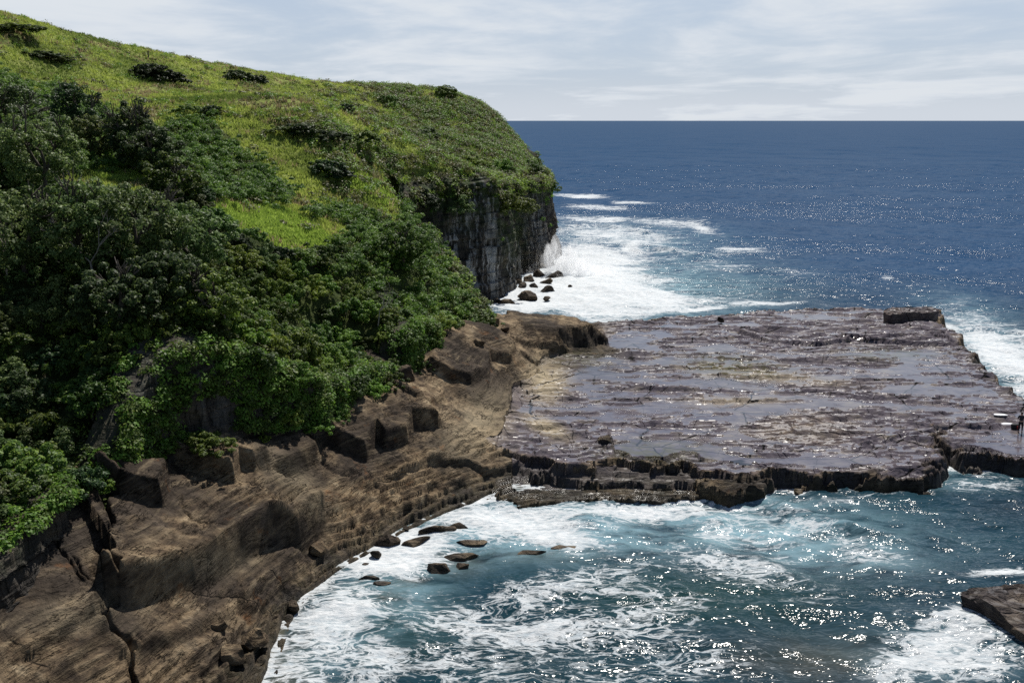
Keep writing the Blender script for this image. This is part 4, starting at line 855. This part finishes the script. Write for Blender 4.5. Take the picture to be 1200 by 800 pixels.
def person(loc, rz, lab, top, arms='camera', S=1.0):
    e = empty('person', loc, rz); e.scale = (S, S, S); tag(e, lab, 'person')
    # facing -Y; body: pelvis root
    J = [(0, 0, .95), (0, 0, 1.12), (0, .0, 1.32), (0, .01, 1.47), (0, 0, 1.55), (0, -.01, 1.63), (0, -.015, 1.72)]; E = [(0, 1), (1, 2), (2, 3), (3, 4), (4, 5), (5, 6)]
    R_ = [(.15, .11), (.13, .10), (.17, .11), (.10, .08), (.052, .052), (.075, .09), (.065, .08)]
    for s in (-1, 1):
        b = len(J)
        J += [(s * .10, 0, .86), (s * .12, -.01, .50), (s * .13, .02, .10), (s * .135, -.13, .04)]; E += [(0, b), (b, b + 1), (b + 1, b + 2), (b + 2, b + 3)]; R_ += [.085, .058, .042, .04]
        b = len(J)
        if arms == 'camera': J += [(s * .19, .01, 1.42), (s * .27, -.05, 1.17), (s * .10, -.27, 1.40), (s * .07, -.31, 1.45)]
        else: J += [(s * .19, .01, 1.42), (s * .25, .02, 1.14), (s * .24, -.06, .90), (s * .235, -.08, .83)]
        E += [(3, b), (b, b + 1), (b + 1, b + 2), (b + 2, b + 3)]; R_ += [.06, .045, .033, .032]
        h = J[-1]; w = J[-2]; d = np.array(h, float) - np.array(w, float); d /= np.linalg.norm(d); side = np.array([1., 0, 0])
        for k in range(5):
            q = len(J); o_ = (k - 1.8) * .018
            if k < 4:
                p1 = np.array(h) + side * o_ + d * (.045); p2 = p1 + d * (.03 + .006 * (1.5 - abs(k - 1.5))) + np.array([0, -.01, -.012])
            else: p1 = np.array(h) - side * s * .04 + d * .01; p2 = p1 + d * .03 - side * s * .008
            J += [tuple(p1), tuple(p2)]; E += [(b + 3, q), (q, q + 1)]; R_ += [.009, .008]
    body = skin_body('body', J, E, R_, M_SKIN, e)
    # clothes: slightly larger skins over the same joints
    Jt = [(0, 0, .98), (0, 0, 1.12), (0, 0, 1.32), (0, .01, 1.46)]; Et = [(0, 1), (1, 2), (2, 3)]; Rt = [(.165, .125), (.15, .12), (.185, .13), (.115, .095)]
    for s in (-1, 1):
        b = len(Jt); el = J[[i for i, j in enumerate(J) if abs(j[0] - s * (.27 if arms == 'camera' else .25)) < 1e-6][0]]
        wr = (s * .115, -.24, 1.375) if arms == 'camera' else (s * .242, -.04, .93)
        Jt += [(s * .19, .01, 1.42), el, wr]; Et += [(3, b), (b, b + 1), (b + 1, b + 2)]; Rt += [.075, .06, .046]
    skin_body('jacket', Jt, Et, Rt, top, e)
    Jp = [(0, 0, .93)]; Ep = []; Rp = [(.165, .13)]
    for s in (-1, 1):
        b = len(Jp); Jp += [(s * .10, 0, .84), (s * .12, -.01, .50), (s * .13, .02, .12)]; Ep += [(0, b), (b, b + 1), (b + 1, b + 2)]; Rp += [.10, .075, .06]
    skin_body('trousers', Jp, Ep, Rp, M_BLK, e)
    import bmesh
    def ball(nm, c, r, m_, parent):
        bm = bmesh.new(); bmesh.ops.create_uvsphere(bm, u_segments=16, v_segments=10, radius=1); me = bpy.data.meshes.new(nm); bm.to_mesh(me); bm.free(); o = link(nm, me, m_, parent)
        for v_ in me.vertices: v_.co = (c[0] + v_.co.x * r[0], c[1] + v_.co.y * r[1], c[2] + v_.co.z * r[2])
        return o
    ball('hair', (0, .02, 1.70), (.088, .105, .095), M_HAIR, e)
    for s in (-1, 1):
        ball('shoe', (s * .135, -.06, .045), (.055, .15, .055), M_BLK, e); ball('eye', (s * .032, -.098, 1.675), (.012, .008, .008), M_WHT, body); ball('ear', (s * .082, 0, 1.665), (.012, .022, .032), M_SKIN, body)
    ball('nose', (0, -.108, 1.65), (.014, .022, .024), M_SKIN, body); ball('mouth', (0, -.098, 1.615), (.026, .008, .007), M_RED, body)
    return e
def box_mesh(nm, dims, m_, bev=.04):
    import bmesh
    bm = bmesh.new(); bmesh.ops.create_cube(bm, size=1); bmesh.ops.scale(bm, vec=dims, verts=bm.verts); bmesh.ops.bevel(bm, geom=bm.edges[:], offset=bev, segments=3, affect='EDGES', profile=.6)
    me = bpy.data.meshes.new(nm); bm.to_mesh(me); bm.free(); me.materials.append(m_); return me
q = at_z(1195.5, 505, 1.5); zq = low_z(q[0], q[1]); person((q[0], q[1], zq), math.radians(155), 'person in dark clothes holding up a camera at the right edge of the platform', M_NAVY, 'camera', 1.0)
a_ = math.radians(155); fwd = np.array([math.sin(a_), -math.cos(a_)])
cb = link('camera', box_mesh('camera', (.15, .07, .10), M_CAM, .012)); cb.location = (q[0] + fwd[0] * .39, q[1] + fwd[1] * .39, zq + 1.50); cb.rotation_euler.z = a_; tag(cb, 'small black camera held up by the person on the platform', 'camera')
q = at_z(1189.5, 501, 1.5); z0 = low_z(q[0], q[1])
e = empty('backpack', (q[0], q[1], z0)); tag(e, 'black backpack with a dark red pocket beside the standing person', 'backpack')
bq = link('bag_body', box_mesh('bag_body', (.62, .36, .46), M_BLK, .12), parent=e); bq.location = (0, 0, .22)
bq = link('pocket', box_mesh('pocket', (.30, .14, .26), M_RED, .05), parent=e); bq.location = (.18, -.19, .2)
for a, b, sc_, lab in [(1171.5, 491, (.62, .32, .07), 'left one of two white puddle glint shapes on the platform by the person'), (1180, 497, (.55, .3, .07), 'right one of two white puddle glint shapes on the platform by the person')]:
    q = at_z(a, b, 1.5); me = rock_mesh('glint_shape', int(a), sc_[0], sc_[1], sc_[2], 3, 5, .2); o = link('glint_shape', me, M_WHT); o.location = (q[0], q[1], low_z(q[0], q[1]) + .05); tag(o, lab, 'glint_shape', 'white glint shapes on the platform')  # solid white stand-ins for the glint of two small puddles
p = on_hill(409, 93.5)
if p is not None: person((p[0], p[1], p[2] - .1), 2.6, 'tiny distant walker on the skyline of the grassy hill', M_NAVY, 'down')
p = on_hill(174, 69)
if p is not None:
    me = bpy.data.meshes.new('post'); V, Fc = [], []; limb(V, Fc, (0, 0, -.3), (0.02, 0, 1.35), .14, .12, 8); limb(V, Fc, (0.02, 0, 1.35), (.02, 0, 1.42), .12, .03, 8)
    o = link('post', mesh_np('post', np.array(V), np.array(Fc)), M_BARK); o.location = p; tag(o, 'dark upright post on the grass near the skyline', 'post')

# ------------------------------------------------------------------ spray thrown up at the headland foot
m = NT('spray_mist'); vol = m.n('ShaderNodeVolumePrincipled'); m.set(vol.inputs['Color'], (.985, .99, 1)); vol.inputs['Density'].default_value = .42; vol.inputs['Anisotropy'].default_value = .3
M_SPRAY = m.done(vol.outputs[0], True)
import bmesh
r = np.random.default_rng(88); q = at_z(668, 322, 0); drops = []
for _ in range(26):
    o_ = np.array([q[0] + r.normal() * 3.2 - 1, q[1] + r.normal() * 3, .3]); v0 = np.array([r.normal() * .35 + .15, r.normal() * .35, 1.0]) * r.uniform(1.5, 5.5); n_ = 170; t_ = r.uniform(0, 1.0, n_) ** .8
    drops.append(o_ + v0 * t_[:, None] - np.array([0, 0, 1.6]) * (t_ ** 2)[:, None] + r.normal(size=(n_, 3)) * (.18 + .55 * t_[:, None]))
drops = np.concatenate(drops); vv, ff = leaf_cloud(drops, r.normal(size=drops.shape), .045, r, 1.3, 1.0)
tag(link('spray_droplets', mesh_np('spray_droplets', vv, ff), mat_leaf('white_water', (.88, .89, .9), (.92, .93, .94), (.95, .95, .95))), 'white droplets flung up at the headland foot', kind='stuff')
bm = bmesh.new(); bmesh.ops.create_icosphere(bm, subdivisions=5, radius=1); bv = np.array([p_.co[:] for p_ in bm.verts]); bf = np.array([[k_.index for k_ in t_.verts] for t_ in bm.faces]); bm.free(); V, Fc = [], []
for k_, (dx, dy, dz, rx, rz_) in enumerate([(-2.8, 0, .8, 1.9, 4.8), (-.6, 1, .8, 2.1, 4.2), (1.6, -1, .6, 2.4, 3.0), (3.8, 1, .5, 2.4, 1.4), (-1.4, -1.5, .9, 1.7, 2.4), (.8, 1.8, .6, 2.9, 1.6), (6, 0, .3, 3, .9), (-3.2, 1.5, 1.5, 1.1, 3.0)]):
    n_ = 1 + .75 * noise3(bv[:, 0] * 1.5 + 9 * k_, bv[:, 1] * 1.5, bv[:, 2] * 1.2) + .45 * noise3(bv[:, 0] * 4 + 9 * k_, bv[:, 1] * 4, bv[:, 2] * 3); Fc.append(bf + len(bv) * k_); V.append(bv * n_[:, None] * (rx, 1.8, rz_) + (dx, dy, dz))
o = link('sea_spray', mesh_np('sea_spray', np.concatenate(V), np.concatenate(Fc), True), M_SPRAY); o.location = (q[0], q[1], 0); tag(o, 'white spray bursting at the foot of the headland', kind='stuff')

# ------------------------------------------------------------------ light, sky, camera
EL, AZ = math.radians(55), math.radians(17)
sd = Vector((math.sin(AZ) * math.cos(EL), math.cos(AZ) * math.cos(EL), math.sin(EL)))
L = bpy.data.lights.new('sun', 'SUN'); L.energy = 5.0; L.angle = math.radians(.53); L.color = (1.0, .955, .88); lo = bpy.data.objects.new('sun', L); C.objects.link(lo); lo.rotation_euler = sd.to_track_quat('Z', 'Y').to_euler()
W = bpy.data.worlds.new('World'); bpy.context.scene.world = W; W.use_nodes = True; t = W.node_tree; t.nodes.clear()
class WN(NT):
    def __init__(s, t): s.t = t
w = WN(t); out = w.n('ShaderNodeOutputWorld'); bg = w.n('ShaderNodeBackground'); sky = w.n('ShaderNodeTexSky', sky_type='NISHITA', sun_disc=False, sun_elevation=EL, sun_rotation=AZ, altitude=20, air_density=1.0, dust_density=.6, ozone_density=1.6)
g = w.n('ShaderNodeTexCoord').outputs['Generated']; sx = w.n('ShaderNodeSeparateXYZ'); w.set(sx.inputs[0], g)
zc = w.math('ADD', w.math('MAXIMUM', sx.outputs[2], 0.0), .07); cu = w.n('ShaderNodeCombineXYZ'); w.set(cu.inputs[0], w.math('DIVIDE', sx.outputs[0], zc)); w.set(cu.inputs[1], w.math('DIVIDE', sx.outputs[1], zc))
mp = w.n('ShaderNodeMapping'); w.set(mp.inputs[0], cu.outputs[0]); mp.inputs['Scale'].default_value = (.75, .55, 1); mp.inputs['Rotation'].default_value = (0, 0, .35)
cn = w.noise(w.warp(mp.outputs[0], .5, 1.2), .9, 7, .60); cn2 = w.noise(mp.outputs[0], .25, 3)
cl = w.step(w.math('ADD', w.math('MULTIPLY', cn, .7), w.math('MULTIPLY', cn2, .4)), .46, .66)
cl = w.math('MAXIMUM', cl, w.step(sx.outputs[2], .05, 0, 0, .55)); cover = w.math('MULTIPLY', w.step(cl, 0, 1, .80, .97), w.math('MULTIPLY', w.step(sx.outputs[2], .50, .12, .10, 1), w.step(sx.outputs[1], -.1, .55, .06, 1)))
col = w.mix(cover, sky.outputs[0], w.mix(cl, (7.2, 8.4, 10.3), (10.0, 10.6, 11.3)))
w.set(bg.inputs[0], col); bg.inputs[1].default_value = .066; t.links.new(bg.outputs[0], out.inputs[0])

cam = bpy.data.cameras.new('camera_view'); co = bpy.data.objects.new('view', cam); C.objects.link(co); cam.sensor_width = 36; cam.lens = 36 * F / 1200; cam.clip_end = 80000; cam.clip_start = .5
co.location = (0, 0, CAMH); co.rotation_euler = (math.pi / 2 - PITCH, 0, 0)
S = bpy.context.scene; S.camera = co; S.view_settings.view_transform = 'Standard'; S.view_settings.look = 'None'; S.view_settings.exposure = .15; S.view_settings.gamma = 1
S.cycles.use_denoising = False; S.cycles.max_bounces = 6; S.cycles.transparent_max_bounces = 8; S.cycles.volume_bounces = 4; S.cycles.caustics_reflective = False; S.cycles.caustics_refractive = False; S.cycles.sample_clamp_indirect = 3; S.cycles.sample_clamp_direct = 9
S.cycles.volume_step_rate = 3; S.cycles.use_adaptive_sampling = False
